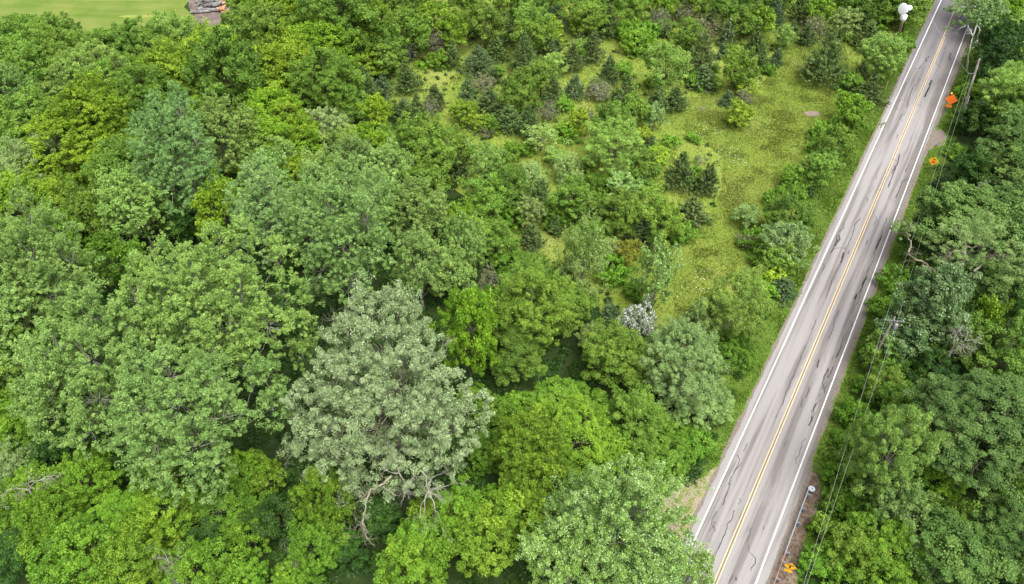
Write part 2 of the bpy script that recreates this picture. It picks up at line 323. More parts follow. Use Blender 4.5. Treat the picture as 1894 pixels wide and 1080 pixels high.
CR = [  # sealed cracks: crop origin and scale, then traced chains with a width in metres
 (1500, 400, 3.375, [(.09, [(310, 15), (275, 50), (265, 95), (245, 150), (225, 185), (205, 230), (190, 275), (160, 340), (130, 400), (115, 455), (92, 515)]), (.07, [(205, 40), (205, 75), (170, 100)]), (.22, [(172, 115), (180, 140), (150, 185)]), (.12, [(160, 112), (160, 150), (140, 200), (120, 232)]), (.07, [(125, 228), (140, 202), (180, 197), (222, 201)]),
  (.09, [(475, 10), (445, 90), (440, 130), (410, 190), (395, 240), (388, 280), (350, 350), (345, 390), (325, 420), (310, 470), (285, 490), (270, 540), (250, 600)]), (.2, [(440, 120), (420, 165), (405, 210)]), (.22, [(205, 228), (197, 255), (185, 290)]), (.16, [(345, 380), (325, 420), (318, 445)]), (.2, [(283, 485), (272, 520)]), (.07, [(330, 400), (305, 480), (300, 530), (270, 570), (250, 610)]), (.08, [(250, 600), (230, 640), (205, 690)]),
  (.08, [(175, 585), (145, 650), (135, 710), (108, 765)]), (.07, [(235, 735), (205, 740), (180, 830), (158, 880)]), (.08, [(240, 650), (250, 665), (262, 690)]), (.09, [(355, 150), (340, 180)]), (.08, [(405, 0), (412, 20), (390, 55)]), (.1, [(78, 295), (85, 315), (70, 340)]), (.07, [(25, 645), (25, 670), (0, 710)]), (.07, [(45, 895), (38, 945)]), (.07, [(140, 940), (115, 1000), (100, 1010)]), (.07, [(108, 950), (70, 1040), (80, 1080)]), (.09, [(240, 215), (232, 235)])]),
 (1400, 640, 4.91, [(.08, [(440, 0), (400, 100), (350, 210), (340, 250), (302, 320), (290, 370), (260, 430), (228, 540)]), (.09, [(562, 122), (545, 200)]), (.1, [(465, 375), (475, 400), (445, 470)]), (.1, [(415, 480), (400, 560)]), (.06, [(650, 205), (615, 260), (600, 310)]), (.06, [(690, 195), (665, 250), (635, 290), (650, 210)]), (.06, [(690, 305), (650, 350), (615, 325), (590, 400)]), (.1, [(640, 350), (615, 390), (612, 430)]), (.06, [(580, 435), (560, 465)]), (.07, [(555, 485), (580, 490), (540, 530), (500, 590), (495, 650)]), (.14, [(500, 640), (490, 690), (470, 725)]), (.07, [(540, 520), (510, 560), (520, 620), (490, 690)]), (.07, [(435, 840), (445, 845), (405, 880), (410, 905), (390, 940), (388, 980), (355, 1020), (350, 1070)]), (.06, [(278, 862), (262, 875), (250, 905)]), (.06, [(180, 630), (170, 658)]), (.08, [(765, 0), (745, 60), (715, 105)]), (.06, [(700, 85), (680, 130)])]),
 (1240, 820, 4.155, [(.07, [(590, 0), (570, 45), (560, 60)]), (.08, [(507, 85), (535, 120), (520, 170), (490, 220), (465, 275), (445, 318)]), (.06, [(550, 150), (520, 180), (495, 215)]), (.08, [(460, 310), (435, 385), (400, 475)]), (.06, [(530, 425), (540, 445), (520, 470)]), (.08, [(490, 515), (470, 590), (440, 625), (420, 700), (385, 770), (350, 850), (330, 900), (305, 940), (280, 990), (255, 985)]), (.06, [(355, 520), (320, 580), (315, 620), (330, 640), (345, 600)]), (.06, [(330, 640), (345, 680)]), (.06, [(330, 640), (297, 680)]), (.07, [(715, 635), (718, 650), (710, 668)]), (.07, [(625, 655), (612, 655), (610, 700), (590, 765)]), (.07, [(600, 785), (605, 830), (655, 885), (650, 920), (615, 965), (620, 980)]), (.07, [(485, 1012), (465, 1035), (448, 1072)]), (.12, [(505, 1025), (503, 1055)])]),
 (1600, 140, 4.155, [(.1, [(380, 65), (350, 130), (335, 180), (320, 250)]), (.25, [(515, 35), (485, 110), (455, 165)]), (.08, [(385, 215), (435, 235)]), (.09, [(310, 290), (280, 305), (265, 340), (295, 350)]), (.08, [(250, 450), (245, 480)]), (.08, [(65, 530), (90, 543)]), (.14, [(265, 605), (255, 660), (230, 720), (205, 790), (175, 860)]), (.1, [(235, 690), (205, 750)]), (.09, [(335, 680), (310, 740)]), (.12, [(330, 790), (285, 815), (265, 870), (235, 940)]), (.07, [(195, 640), (250, 655)]), (.09, [(415, 505), (390, 550)]), (.08, [(400, 25), (415, 20), (425, 35), (405, 42)]), (.09, [(560, 90), (550, 110)]), (.08, [(570, 20), (565, 50)]), (.07, [(90, 765), (85, 795)]), (.07, [(20, 940), (15, 975)]), (.08, [(290, 180), (240, 210), (225, 235), (265, 265)])]),
 (1640, 0, 5.4, [(.3, [(640, 530), (627, 570), (630, 600)]), (.12, [(430, 560), (390, 580), (400, 620)]), (.1, [(380, 600), (420, 610)]), (.09, [(430, 560), (360, 640), (320, 690), (280, 685)]), (.1, [(490, 630), (540, 680)]), (.1, [(590, 470), (575, 490)]), (.1, [(700, 430), (680, 480)]), (.09, [(465, 440), (440, 490)]), (.1, [(440, 800), (410, 900), (375, 970)]), (.09, [(205, 820), (170, 870)])])]
mb = MB()
for ox, oy, sc_, chains in CR:
    for wd, ch in chains:
        pts = []
        raw = [P(ox + x / sc_, oy + y / sc_) for x, y in ch]
        for i in range(len(raw) - 1):                              # jitter each traced segment a little
            nseg = max(1, int((raw[i + 1] - raw[i]).length / .35))
            for k in range(nseg):
                q = raw[i].lerp(raw[i + 1], k / nseg); pts.append(q + Vector((rr.uniform(-.05, .05), rr.uniform(-.05, .05), 0)))
        pts.append(raw[-1])
        L_, R_ = [], []
        for i, q in enumerate(pts):
            d_ = (pts[min(i + 1, len(pts) - 1)] - pts[max(i - 1, 0)]); d_.z = 0; d_.normalize(); nn = Vector((-d_.y, d_.x, 0)); ww = wd * rr.uniform(.35, .8)
            L_.append((q.x + nn.x * ww, q.y + nn.y * ww, .034)); R_.append((q.x - nn.x * ww, q.y - nn.y * ww, .034))
        k = len(pts); mb.add(L_ + R_, [(i, i + k, i + k + 1, i + 1) for i in range(k - 1)])
tag(mb.build('road_cracks', M_TAR), kind='structure')

# ------------------------------------------------------------------ grass of the meadow and the verges
def vnoise(x, y, seed, s):
    """smooth value noise"""
    r_ = np.random.default_rng(seed); g = r_.random((64, 64)); u, v = x / s + 500, y / s + 500
    i, j = np.floor(u).astype(int), np.floor(v).astype(int); fu, fv = u - i, v - j; fu = fu * fu * (3 - 2 * fu); fv = fv * fv * (3 - 2 * fv)
    a, b_, c, d_ = g[i % 64, j % 64], g[(i + 1) % 64, j % 64], g[i % 64, (j + 1) % 64], g[(i + 1) % 64, (j + 1) % 64]
    return (a * (1 - fu) + b_ * fu) * (1 - fv) + (c * (1 - fu) + d_ * fu) * fv
def polymask(x, y, poly):
    c = np.zeros(len(x), bool); n = len(poly)
    for i in range(n):
        (x0, y0), (x1, y1) = poly[i], poly[(i + 1) % n]
        if y0 == y1: continue
        c ^= ((y0 > y) != (y1 > y)) & (x < (x1 - x0) * (y - y0) / (y1 - y0) + x0)
    return c
def grass(name, polys, dens, h, mat, seed, road_gap=4.55, holes=()):
    rng = np.random.default_rng(seed); allp = []
    for pl in polys:
        wp = [(q.x, q.y) for q in pl]; xs, ys_ = [q[0] for q in wp], [q[1] for q in wp]
        n = int((max(xs) - min(xs)) * (max(ys_) - min(ys_)) * dens)
        x, y = rng.uniform(min(xs), max(xs), n), rng.uniform(min(ys_), max(ys_), n)
        k = polymask(x, y, wp)
        for hl in holes: k &= ~polymask(x, y, [(q.x, q.y) for q in hl])
        tt = x * NR.x + y * NR.y - RC; k &= np.abs(tt) > road_gap
        allp.append(np.stack([x[k], y[k]], 1))
    p_ = np.concatenate(allp); n = len(p_); x, y = p_[:, 0], p_[:, 1]
    big = vnoise(x, y, seed, 9.0); mid = vnoise(x, y, seed + 1, 2.2)
    hh = h * (.5 + .9 * mid) * rng.uniform(.6, 1.3, n)
    a = rng.uniform(0, 6.283, n); lean = rng.uniform(.2, .9, n) * hh; wd = rng.uniform(.03, .07, n) + .04 * (mid > .7)
    base = np.stack([x, y, np.full(n, .006)], 1); bx_ = np.stack([np.cos(a), np.sin(a), 0 * a], 1) * wd[:, None]
    a2 = rng.uniform(0, 6.283, n); tip = base + np.stack([np.cos(a2) * lean, np.sin(a2) * lean, hh], 1)
    tint = .25 + .40 * big + .15 * mid + rng.normal(0, .07, n)
    return tag(link(name, npmesh(name, np.stack([base - bx_, base + bx_, tip], 1), tint, mat)), kind='stuff')
FIREW = [P(1502, 210) + Vector((1.4 * math.cos(a), .85 * math.sin(a), 0)) for a in np.linspace(0, 6.28, 16)[:-1]]
grass('meadow_grass', [poly_w(OPEN, 0)], 90, .18, LM['gr'], 11, holes=[FIREW])
grass('glade_grass', [poly_w(MEADOW_ZONE, 0)], 14, .34, LM['gr'], 15, holes=[poly_w(OPEN, 0)])
grass('verge_grass', [[RP(20, -9), RP(215, -9), RP(215, -4.5), RP(20, -4.5)], [RP(20, 4.4), RP(215, 4.4), RP(215, 8), RP(20, 8)]], 75, .24, LM['vg'], 21, holes=[poly_w(PULL, 0), poly_w(MULCH, 0), [P(1722, 238), P(1738, 236), P(1752, 250), P(1748, 268), P(1728, 275), P(1712, 280)]])
grass('pullout_weeds', [poly_w(PULL, 0)], 34, .22, LM['gr'], 23, road_gap=4.9)

frng = np.random.default_rng(61); fl = []
for cx_, cy_, sx_, sy_, n_ in ((1340, 290, 22, 10, 40), (1365, 300, 12, 8, 22), (1290, 535, 16, 14, 30), (1300, 245, 20, 10, 25), (1320, 190, 40, 12, 12)):
    for k in range(n_): q = P(frng.normal(cx_, sx_), frng.normal(cy_, sy_)); fl.append((q.x, q.y, .26))
C_ = np.array(fl); nn_ = np.tile([0., 0., 1.], (len(C_), 1))
m_, t_, o_ = newmat('white_petals'); p_ = N(t_, 'ShaderNodeBsdfPrincipled', Roughness=.7); nz_ = noise(t_, 3); t_.links.new(ramp(t_, nz_.outputs['Fac'], [(.3, (.45, .45, .42)), (.7, (.6, .6, .58))]).outputs[0], p_.inputs['Base Color']); t_.links.new(p_.outputs[0], o_.inputs['Surface'])
tag(link('wildflowers', npmesh('wildflowers', leaves(C_, nn_, .12, .10, frng), np.ones(len(C_)), m_)), kind='stuff')

# ------------------------------------------------------------------ undergrowth: low leafy mounds under the trees
def undergrowth(name, test, n, bounds, seed, rmax=1.1, zmax=1.0, per=46, L=.34):
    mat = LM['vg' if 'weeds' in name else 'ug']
    rng = np.random.default_rng(seed)
    x, y = rng.uniform(bounds[0], bounds[1], n), rng.uniform(bounds[2], bounds[3], n); k = test(x, y); x, y = x[k], y[k]; n = len(x)
    r_ = rng.uniform(.45, 1, n) * rmax; z = rng.uniform(.3, 1, n) * zmax
    d_ = unit(rng.normal(size=(n, per, 3))); d_[:, :, 2] = np.abs(d_[:, :, 2])
    q = d_ * np.stack([r_, r_, z], 1)[:, None, :] * rng.uniform(.7, 1.05, (n, per, 1)); q[:, :, 0] += x[:, None]; q[:, :, 1] += y[:, None]
    nn = unit(d_ * .6 + np.array([0, 0, .7]) + rng.normal(0, .45, (n, per, 3)))
    big = vnoise(x, y, seed, 14.0); tint = (.1 + .6 * big[:, None] + rng.normal(0, .1, (n, 1)) + rng.normal(0, .12, (n, per)))
    V = leaves(q.reshape(-1, 3), nn.reshape(-1, 3), L, L * .75, rng, tri=True)
    return tag(link(name, npmesh(name, V, tint.reshape(-1), mat)), kind='stuff')
W_MZ = [(q.x, q.y) for q in poly_w(MEADOW_ZONE, 0)]; W_LAWN = [(q.x, q.y) for q in poly_w(LAWN, 0)]; W_YARD = [(q.x, q.y) for q in poly_w(YARD, 0)]; W_OPEN = [(q.x, q.y) for q in poly_w(OPEN, 0)]
W_PULL = [(q.x, q.y) for q in poly_w(PULL, 0)]; W_MUL = [(q.x, q.y) for q in poly_w(MULCH, 0)]
def infr(x, y, m=6):
    return np.abs(x) < (y * .72 + 24) + m
def test_woods(x, y):
    tt = x * NR.x + y * NR.y - RC; k = (tt < -6.2) & infr(x, y)
    for pl in (W_MZ, W_LAWN, W_YARD, W_PULL): k &= ~polymask(x, y, pl)
    return k
def test_right(x, y):
    tt = x * NR.x + y * NR.y - RC; return (tt > 6.6) & infr(x, y) & ~polymask(x, y, W_MUL)
def test_thick(x, y):
    tt = x * NR.x + y * NR.y - RC; return (tt < -7.5) & polymask(x, y, W_MZ) & ~polymask(x, y, W_OPEN) & (vnoise(x, y, 77, 7.0) > .52)
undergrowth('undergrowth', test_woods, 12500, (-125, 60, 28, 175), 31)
def test_weeds(x, y): return polymask(x, y, W_OPEN) & (vnoise(x, y, 91, 3.5) > .55)
undergrowth('meadow_weeds', test_weeds, 5200, (0, 80, 55, 185), 35, .38, .45, 16, .16)
undergrowth('roadside_undergrowth', test_right, 6200, (20, 125, 28, 175), 32)
LM['ug2'] = LM['hs']
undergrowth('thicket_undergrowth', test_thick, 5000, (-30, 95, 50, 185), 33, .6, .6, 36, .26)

# ------------------------------------------------------------------ trees and shrubs: how each kind grows
class Kind:
    def __init__(s, **k): s.__dict__.update(dict(form='round', asp=1.0, clear=.55, nl=11, lf=.42, zs=1.0, plume=0.0, rc=.55, L=.20, W=.13, cov=1.25, flat=.75, up=.40, hole=.12, shoot=.8, jit=.55, inner=.60, pj=.28, ka=.44, kb=.90, white=0.0, axis=None, leaf='mg', bark='dark', twigs=.10, name='broadleaf_tree', cat='tree', tsd=.12, zmin=-.55, classes=(1.3, 2.0, 3.0, 4.4, 6.4), nvar=2, noun='green leafy tree', tall=99)); s.__dict__.update(k)
K = {
 'bx': Kind(leaf='bx', shoot=.9, rc=.52, flat=.8, hole=.14, nl=12, lf=.40, noun='yellow-green leafy tree', asp=1.0, nvar=3, L=.22, W=.15),
 'mg': Kind(leaf='mg', rc=.62, nl=11, asp=1.05, nvar=3, noun='mid-green leafy tree'),
 'dk': Kind(leaf='dk', rc=.62, nl=10, asp=1.0, noun='dark green leafy tree'),
 'cw': Kind(leaf='cw', bark='pale', rc=.40, nl=19, lf=.29, zs=1.4, plume=.6, flat=.85, shoot=1.1, tsd=.10, inner=.55, pj=.3, ka=.46, kb=.92, L=.19, W=.13, cov=1.0, hole=.22, twigs=.06, asp=1.25, clear=.45, name='poplar_tree', noun='grey-green poplar', nvar=3, white=.04),
 'sp': Kind(leaf='sp', bark='pale', rc=.46, nl=17, lf=.27, zs=1.5, plume=.8, flat=.85, inner=.45, pj=.2, ka=.46, kb=.94, shoot=1.6, L=.19, W=.12, cov=.95, hole=.28, white=.16, twigs=.10, asp=1.2, clear=.4, name='poplar_tree', noun='white-flecked poplar'),
 'oa': Kind(leaf='oa', rc=.75, flat=.45, shoot=.45, nl=17, lf=.34, zs=.65, L=.23, W=.16, cov=1.35, up=.9, hole=.10, asp=.85, clear=.9, name='oak_tree', noun='dark green oak', nvar=2),
 'os': Kind(leaf='os', rc=.62, flat=.55, shoot=.6, nl=15, lf=.36, zs=.8, L=.23, W=.14, up=.8, white=.14, hole=.12, asp=.95, clear=.9, name='oak_tree', noun='dark green oak with silvery leaf tips'),
 'ao': Kind(leaf='ao', bark='grey', rc=.46, nl=12, lf=.38, L=.18, W=.09, cov=1.05, hole=.16, white=.10, twigs=.12, asp=.95, clear=.25, name='sage_green_tree', noun='pale sage-green tree'),
 'lo': Kind(leaf='lo', bark='grey', rc=.55, nl=13, lf=.36, L=.16, W=.09, cov=.95, hole=.2, flat=.6, twigs=.12, asp=1.0, clear=.35, name='feathery_tree', noun='light green feathery tree'),
 'ce': Kind(form='cone', leaf='ce', asp=1.3, clear=.05, L=.25, W=.075, name='cedar_tree', noun='dark olive cedar', nvar=4, classes=(1.1, 1.7, 2.5, 3.6)),
 'bs': Kind(form='cone', leaf='bs', asp=1.2, clear=.05, L=.25, W=.075, name='cedar_tree', noun='blue-green cedar', classes=(1.1, 1.7, 2.5, 3.6), white=.03),
 'hs': Kind(leaf='hs', rc=.42, nl=9, lf=.45, L=.19, W=.13, asp=.75, clear=-.25, zmin=-.3, name='shrub', cat='shrub', noun='bright green shrub', twigs=.05, nvar=3, classes=(.8, 1.3, 2.0, 3.0, 4.4)),
 'ye': Kind(leaf='ye', rc=.42, nl=8, lf=.42, L=.21, W=.14, asp=1.1, clear=0.0, zmin=-.6, name='shrub', cat='shrub', noun='lime-yellow shrub', hole=.2, classes=(.8, 1.3, 2.0, 3.0)),
 'gd': Kind(leaf='gd', rc=.42, nl=9, lf=.40, L=.18, W=.11, asp=1.2, clear=0.1, name='shrub', cat='shrub', noun='golden-yellow shrub', hole=.25),
 'wf': Kind(leaf='wf', rc=.42, nl=10, lf=.38, L=.17, W=.13, asp=1.2, clear=0.1, name='shrub', cat='shrub', noun='shrub covered in white blossom', white=.30),
 'br': Kind(leaf='br', bark='dead', rc=.4, nl=8, lf=.42, L=.14, W=.08, cov=.45, hole=.3, asp=.9, clear=-.1, twigs=.9, name='shrub', cat='shrub', noun='brown twiggy shrub', classes=(.8, 1.3, 2.0, 3.0)),
}
def lobes_for(rng, r, rv, S):
    n = max(5, int(S.nl * (.75 + .12 * r))); out = []
    ph0 = rng.uniform(0, 6.28)
    for i in range(n):
        z = 1 - (i + .5) / n * (1 - S.zmin); z = np.clip(z + rng.normal(0, .06), S.zmin, .97)
        a = ph0 + i * 2.399963 + rng.normal(0, .25); q = math.sqrt(max(0, 1 - z * z))
        k = rng.uniform(S.ka, S.kb); lr = r * S.lf * (1.22 - .5 * (k - S.ka) / (S.kb - S.ka)) * rng.uniform(.75, 1.2)
        out.append((np.array([math.cos(a) * q * r * k, math.sin(a) * q * r * k, z * rv * k * 1.02]), lr))
    out.append((np.array([0, 0, rv * .08]), r * S.inner)); return out
def leaf_clumps(rng, lobes, r, rv, S, lod):
    rc = S.rc * (1 + .35 * (lod - 1)) * (.75 + .08 * r if r < 3 else 1.0); P_, O_ = [], []
    C0 = np.array([q[0] for q in lobes]); R0 = np.array([q[1] for q in lobes])
    for i, (c, lr) in enumerate(lobes):
        n = int(4 * math.pi * lr * lr * .62 * (.5 + .5 * S.zs) / (math.pi * rc * rc * .55)) + 3
        d = unit(rng.normal(size=(n, 3)) + np.array([0, 0, .35])); p = c + d * np.array([lr, lr, lr * S.zs]) * rng.uniform(.72, 1.12, (n, 1))
        p[:, 2] += S.plume * lr * np.maximum(0, d[:, 2]) ** 2; p[:, :2] -= (p[:, :2] - c[:2]) * (S.plume * .5 * np.maximum(0, d[:, 2:3]))
        dist = np.linalg.norm((p[:, None, :] - C0[None]) / np.stack([R0, R0, R0 * S.zs], 1)[None], axis=2); dist[:, i] = 9
        keep = (dist.min(axis=1) > .72) & (rng.random(n) > S.hole) & (p[:, 2] > -rv * .98)
        p, d = p[keep], d[keep]; P_.append(p); O_.append(unit(unit(p / np.array([r, r, rv]) + 1e-6) * .5 + d * .6 + np.array([0, 0, .3])))
    return np.concatenate(P_), np.concatenate(O_), rc
def leaf_cloud(rng, p, o, rc, S, lod, zs=1.0):
    L, W = S.L * lod * .77, S.W * lod * .77; n = len(p)
    k = max(10, int(2 * math.pi * rc * rc * S.cov * .8 / (.5 * L * W)))
    e = unit(rng.normal(size=(n, k, 3)) + o[:, None, :] * .9)
    sz = np.exp(rng.normal(-.08, .42, (n, 1, 1))) * rc; u = rng.random((n, k, 1)); sh = S.shoot * rng.uniform(.3, 1.7, (n, 1, 1))
    p = p + o * rng.exponential(S.pj, (n, 1)) * rc; wv = rng.uniform(.5, 1.1, (3, 3)); lowf = .09 * (np.sin(p @ wv[0] + 1) + np.sin(p @ wv[1] * 1.7) * .7)
    od = unit(o + rng.normal(0, .25, (n, 3)))[:, None, :]
    q = p[:, None, :] + e * sz * (rng.random((n, k, 1)) ** .45) * (1 - .6 * u) * np.array([1, 1, S.flat]) + od * sz * sh * u
    nn = unit(e * .55 + np.array([0, 0, S.up]) + rng.normal(0, S.jit, (n, k, 3)))
    ti = .48 + lowf[:, None] + rng.normal(0, S.tsd, (n, 1)) + rng.normal(0, .13, (n, k))
    if S.white:
        ws = np.clip(S.white * rng.uniform(.2, 1.9, (n, 1)), 0, .95); m_ = rng.random((n, k)) < ws; ti = np.where(m_, rng.uniform(.8, 1.0, (n, k)), np.minimum(ti, .62))
    ax = None if S.axis is None else (rng.normal(size=(n * k, 3)) + np.array(S.axis))
    return leaves(q.reshape(-1, 3), nn.reshape(-1, 3), L, W, rng, axis=ax, tri=lod > 1.3), ti.reshape(-1)
def wob(a, b, rng, k=4, amp=.12):
    a, b = np.array(a, float), np.array(b, float); L = np.linalg.norm(b - a); out = []
    for i in range(k + 1):
        u = i / k; q = a + (b - a) * u
        if 0 < i < k: q = q + rng.normal(0, amp * L / k, 3)
        q[2] += math.sin(u * math.pi) * L * .06; out.append(q)
    return out
def limb_mesh(rng, zb, r, rv, lobes, clumps, S, name, bare=False):
    mb = MB(); tr = .032 * r + .05; top = np.array([0, 0, rv * .55])
    base = np.array([0, 0, zb]); pts = wob(base, top, rng, 6, .10)
    if not bare: mb.tube(pts, [tr * (1.25 - 1.1 * i / 6) for i in range(7)], 7)
    for c, lr in ([] if bare else lobes):
        u = rng.uniform(.25, .7); a = base + (top - base) * u; a[2] = min(a[2], c[2] - .1 * r) if c[2] > zb + .4 * (rv - zb) else a[2]; a[2] = max(a[2], zb + .1)
        mb.tube(wob(a, c + np.array([0, 0, lr * .3]), rng, 4, .16), [tr * .34, tr * .28, tr * .2, tr * .13, tr * .07], 5, cap=False)
    k = int(min(len(clumps) * S.twigs, 220)); 
    if k:
        for i in rng.choice(len(clumps), k, replace=False):
            q = clumps[i]; j = min(range(len(lobes)), key=lambda j_: np.linalg.norm(lobes[j_][0] - q)); c = lobes[j][0]
            mb.tube(wob(c + (q - c) * .1, q + (q - c) * .12, rng, 3, .2), [tr * .16 + .012, tr * .11 + .010, tr * .07 + .008, .008], 3, cap=False)
    return mb.mesh(name, BK[S.bark], True)
CACHE = {}
def tree_meshes(sp, ci, lod, var):
    key = (sp, ci, lod, var)
    if key in CACHE: return CACHE[key]
    S = K[sp]; r = S.classes[ci]; rv = r * S.asp; zc = max(rv * .45, rv + S.clear * r) if S.clear < 0 else rv + S.clear * r
    rng = np.random.default_rng(abs(hash((sum(map(ord, sp)), ci, int(lod * 10), var))) % 2 ** 31)
    off = np.array([0, 0, zc])
    if S.form == 'round':
        lob = lobes_for(rng, r, rv, S); p, o, rc = leaf_clumps(rng, lob, r, rv, S, lod); f_ = .93 * r / np.percentile(np.hypot(p[:, 0], p[:, 1]), 96); p[:, :2] *= f_; lob = [(c * np.array([f_, f_, 1]), q) for c, q in lob]
        fz = rv * .97 / np.percentile(p[:, 2], 98); p[:, 2] *= np.where(p[:, 2] > 0, min(1, fz), 1); k_ = p[:, 2] > -zc + .05; p, o = p[k_], o[k_]
        V, ti = leaf_cloud(rng, p, o, rc, S, lod); tr = limb_mesh(rng, -zc - .1, r, rv, lob, p, S, 'trunk')
    else:
        n = int(r * rv * 30 / lod) + 60; t = 1 - np.sqrt(rng.random(n)); t = t ** .9; ph = rng.uniform(0, 6.283, n)
        bul = 1 + .16 * np.sin(ph * 3 + rng.uniform(0, 6)) + .13 * np.sin(ph * 5 + t * 9); R = r * (1 - t) ** .95 * bul * rng.uniform(.5, 1.15, n) + .04
        tip = np.stack([R * np.cos(ph), R * np.sin(ph), -rv + .25 * r + 2 * rv * .93 * t + rng.normal(0, .1, n)], 1)
        d = unit(np.stack([np.cos(ph), np.sin(ph), .45 + 1.2 * t], 1) + rng.normal(0, .22, (n, 3))); ln = (.45 + .16 * r) * rng.uniform(.6, 1.3, n)
        k = int(34 / lod); u = rng.random((n, k, 1)); wdt = (.05 + .24 * u) * ln[:, None, None]
        q = tip[:, None, :] + d[:, None, :] * ((.45 - u) * ln[:, None, None]) + rng.normal(0, .55, (n, k, 3)) * wdt
        nn = unit(rng.normal(0, .6, (n, k, 3)) + np.array([0, 0, .6])); ax = (d[:, None, :] + rng.normal(0, .5, (n, k, 3))).reshape(-1, 3)
        ti = (.42 + rng.normal(0, .15, (n, 1)) + rng.normal(0, .14, (n, k)) + .12 * (u[:, :, 0] < .2))
        if S.white: ti = np.where(rng.random((n, k)) < S.white, .95, ti)
        V = leaves(q.reshape(-1, 3), nn.reshape(-1, 3), S.L * lod, S.W * lod * 1.15, rng, axis=ax, tri=lod > 1.3); ti = ti.reshape(-1)
        mb = MB(); mb.tube([(0, 0, -zc - .1), (0, 0, rv * .7)], [.05 * r + .04, .02], 6)
        for i in range(0, n, 5): mb.tube([(0, 0, tip[i][2] - .2 * r), tip[i]], [.02, .008], 3, cap=False)
        tr = mb.mesh('trunk', BK['dark'], True)
    V = V + off; nv = len(tr.vertices); co = np.empty(nv * 3, np.float32); tr.vertices.foreach_get('co', co); co = co.reshape(-1, 3) + off.astype(np.float32); tr.vertices.foreach_set('co', co.reshape(-1))
    CACHE[key] = (npmesh('crown', V, ti, LM[S.leaf]), tr, r, rv, zc); return CACHE[key]
PLANTS = []                                     # everything that grows, for spacing and for the labels
trnd = random.Random(41)
def plant(sp, cx, cy, w, h=None, dark=1.0):
    """one plant whose crown is seen centred at a photo point, w pixels wide and h high"""
    S = K[sp]; r, rv, zc = 2.0, 2.0 * S.asp, 3.0
    for _ in range(6):
        pos = P(cx, cy, zc); sl = slant(pos); r = w / 2 * sl / PF
        ph = math.asin(min(.99, (CAM_H - zc) / sl))
        if h: rv = r * math.sqrt(max(.35 * S.asp ** 2 * math.cos(ph) ** 2, (h / w) ** 2 - math.sin(ph) ** 2)) / math.cos(ph)
        else: rv = r * S.asp
        rv = min(rv, 2.2 * r * max(1, S.asp))
        ci = min(range(len(S.classes)), key=lambda i: abs(math.log(S.classes[i] / r)))
        r0 = S.classes[ci]; rv0 = r0 * S.asp; zc0 = max(rv0 * .45, rv0 + S.clear * r0) if S.clear < 0 else rv0 + S.clear * r0
        sz = rv / rv0; zc = zc0 * sz
    e = place(sp, pos.x, pos.y, r, rv, ci, dark); PLANTS[-1].append(CUR[0]); return e
def place(sp, x, y, r, rv, ci=None, dark=1.0, group=None):
    S = K[sp]
    if ci is None: ci = min(range(len(S.classes)), key=lambda i: abs(math.log(S.classes[i] / r)))
    sl = slant((x, y, 4)); lod = 1.0 if sl < 104 else (1.3 if sl < 140 or S.form == 'cone' else 1.7)
    cr, tr, r0, rv0, zc0 = tree_meshes(sp, ci, lod, trnd.randrange(S.nvar))
    e = empty(S.name, (x, y, 0), trnd.uniform(0, 6.283)); e.scale = (r / r0, r / r0, rv / rv0)
    t_ = link('trunk', tr, e); c_ = link('crown', cr, e)
    b_ = trnd.gauss(1.0, .12) * dark; b_ = max(.78, min(1.16, b_)); c_.color = (b_ * trnd.uniform(.93, 1.15 if sp == 'bx' else 1.08), b_, b_ * trnd.uniform(.88, 1.06), 1)
    tag(e, None, S.cat); PLANTS.append([e, sp, x, y, r, rv, zc0 * rv / rv0]); return e
CUR = [None]
def rows(txt):
    for ln in txt.replace('\n', ';').split(';'):
        q = ln.split()
        if len(q) >= 4: yield q[0], [float(v) for v in q[1:]]
K['wi'] = Kind(leaf='wi', bark='tan', rc=.55, L=.33, W=.085, cov=.95, hole=.33, white=.17, axis=(0, 0, -.7), up=.45, twigs=.09, zs=1.15, plume=.3, shoot=1.2, name='willow_tree', noun='silver-grey willow')
K['el'] = Kind(leaf='ao', bark='tan', rc=.50, L=.17, W=.08, cov=.55, hole=.3, white=.05, flat=.6, twigs=.12, name='elm_tree', noun='half-bare tree')
K['bi'] = Kind(leaf='cw', bark='white', rc=.5, L=.26, W=.15, cov=.95, hole=.22, white=.12, twigs=.12, name='birch_tree', noun='white-barked tree')
def dead_twigs(mb, rng, p, d, L, r, depth, n=4, spread=.7, zmin=.1):
    """a bare limb that forks again and again"""
    pts = [np.array(p, float)]; d = np.array(d, float)
    for i in range(n):
        d = unit(d + rng.normal(0, .22, 3)); pts.append(pts[-1] + d * L / n); pts[-1][2] = max(pts[-1][2], zmin)
    mb.tube(pts, [r * (1 - .55 * i / n) for i in range(n + 1)], 5 if r > .05 else 3, cap=False)
    if depth > 0:
        for k in range(rng.integers(3, 5)):
            i = rng.integers(1, n + 1); dd = unit(d + rng.normal(0, spread, 3)); dead_twigs(mb, rng, pts[i], dd, L * rng.uniform(.45, .75), r * .5, depth - 1, n, spread, zmin)
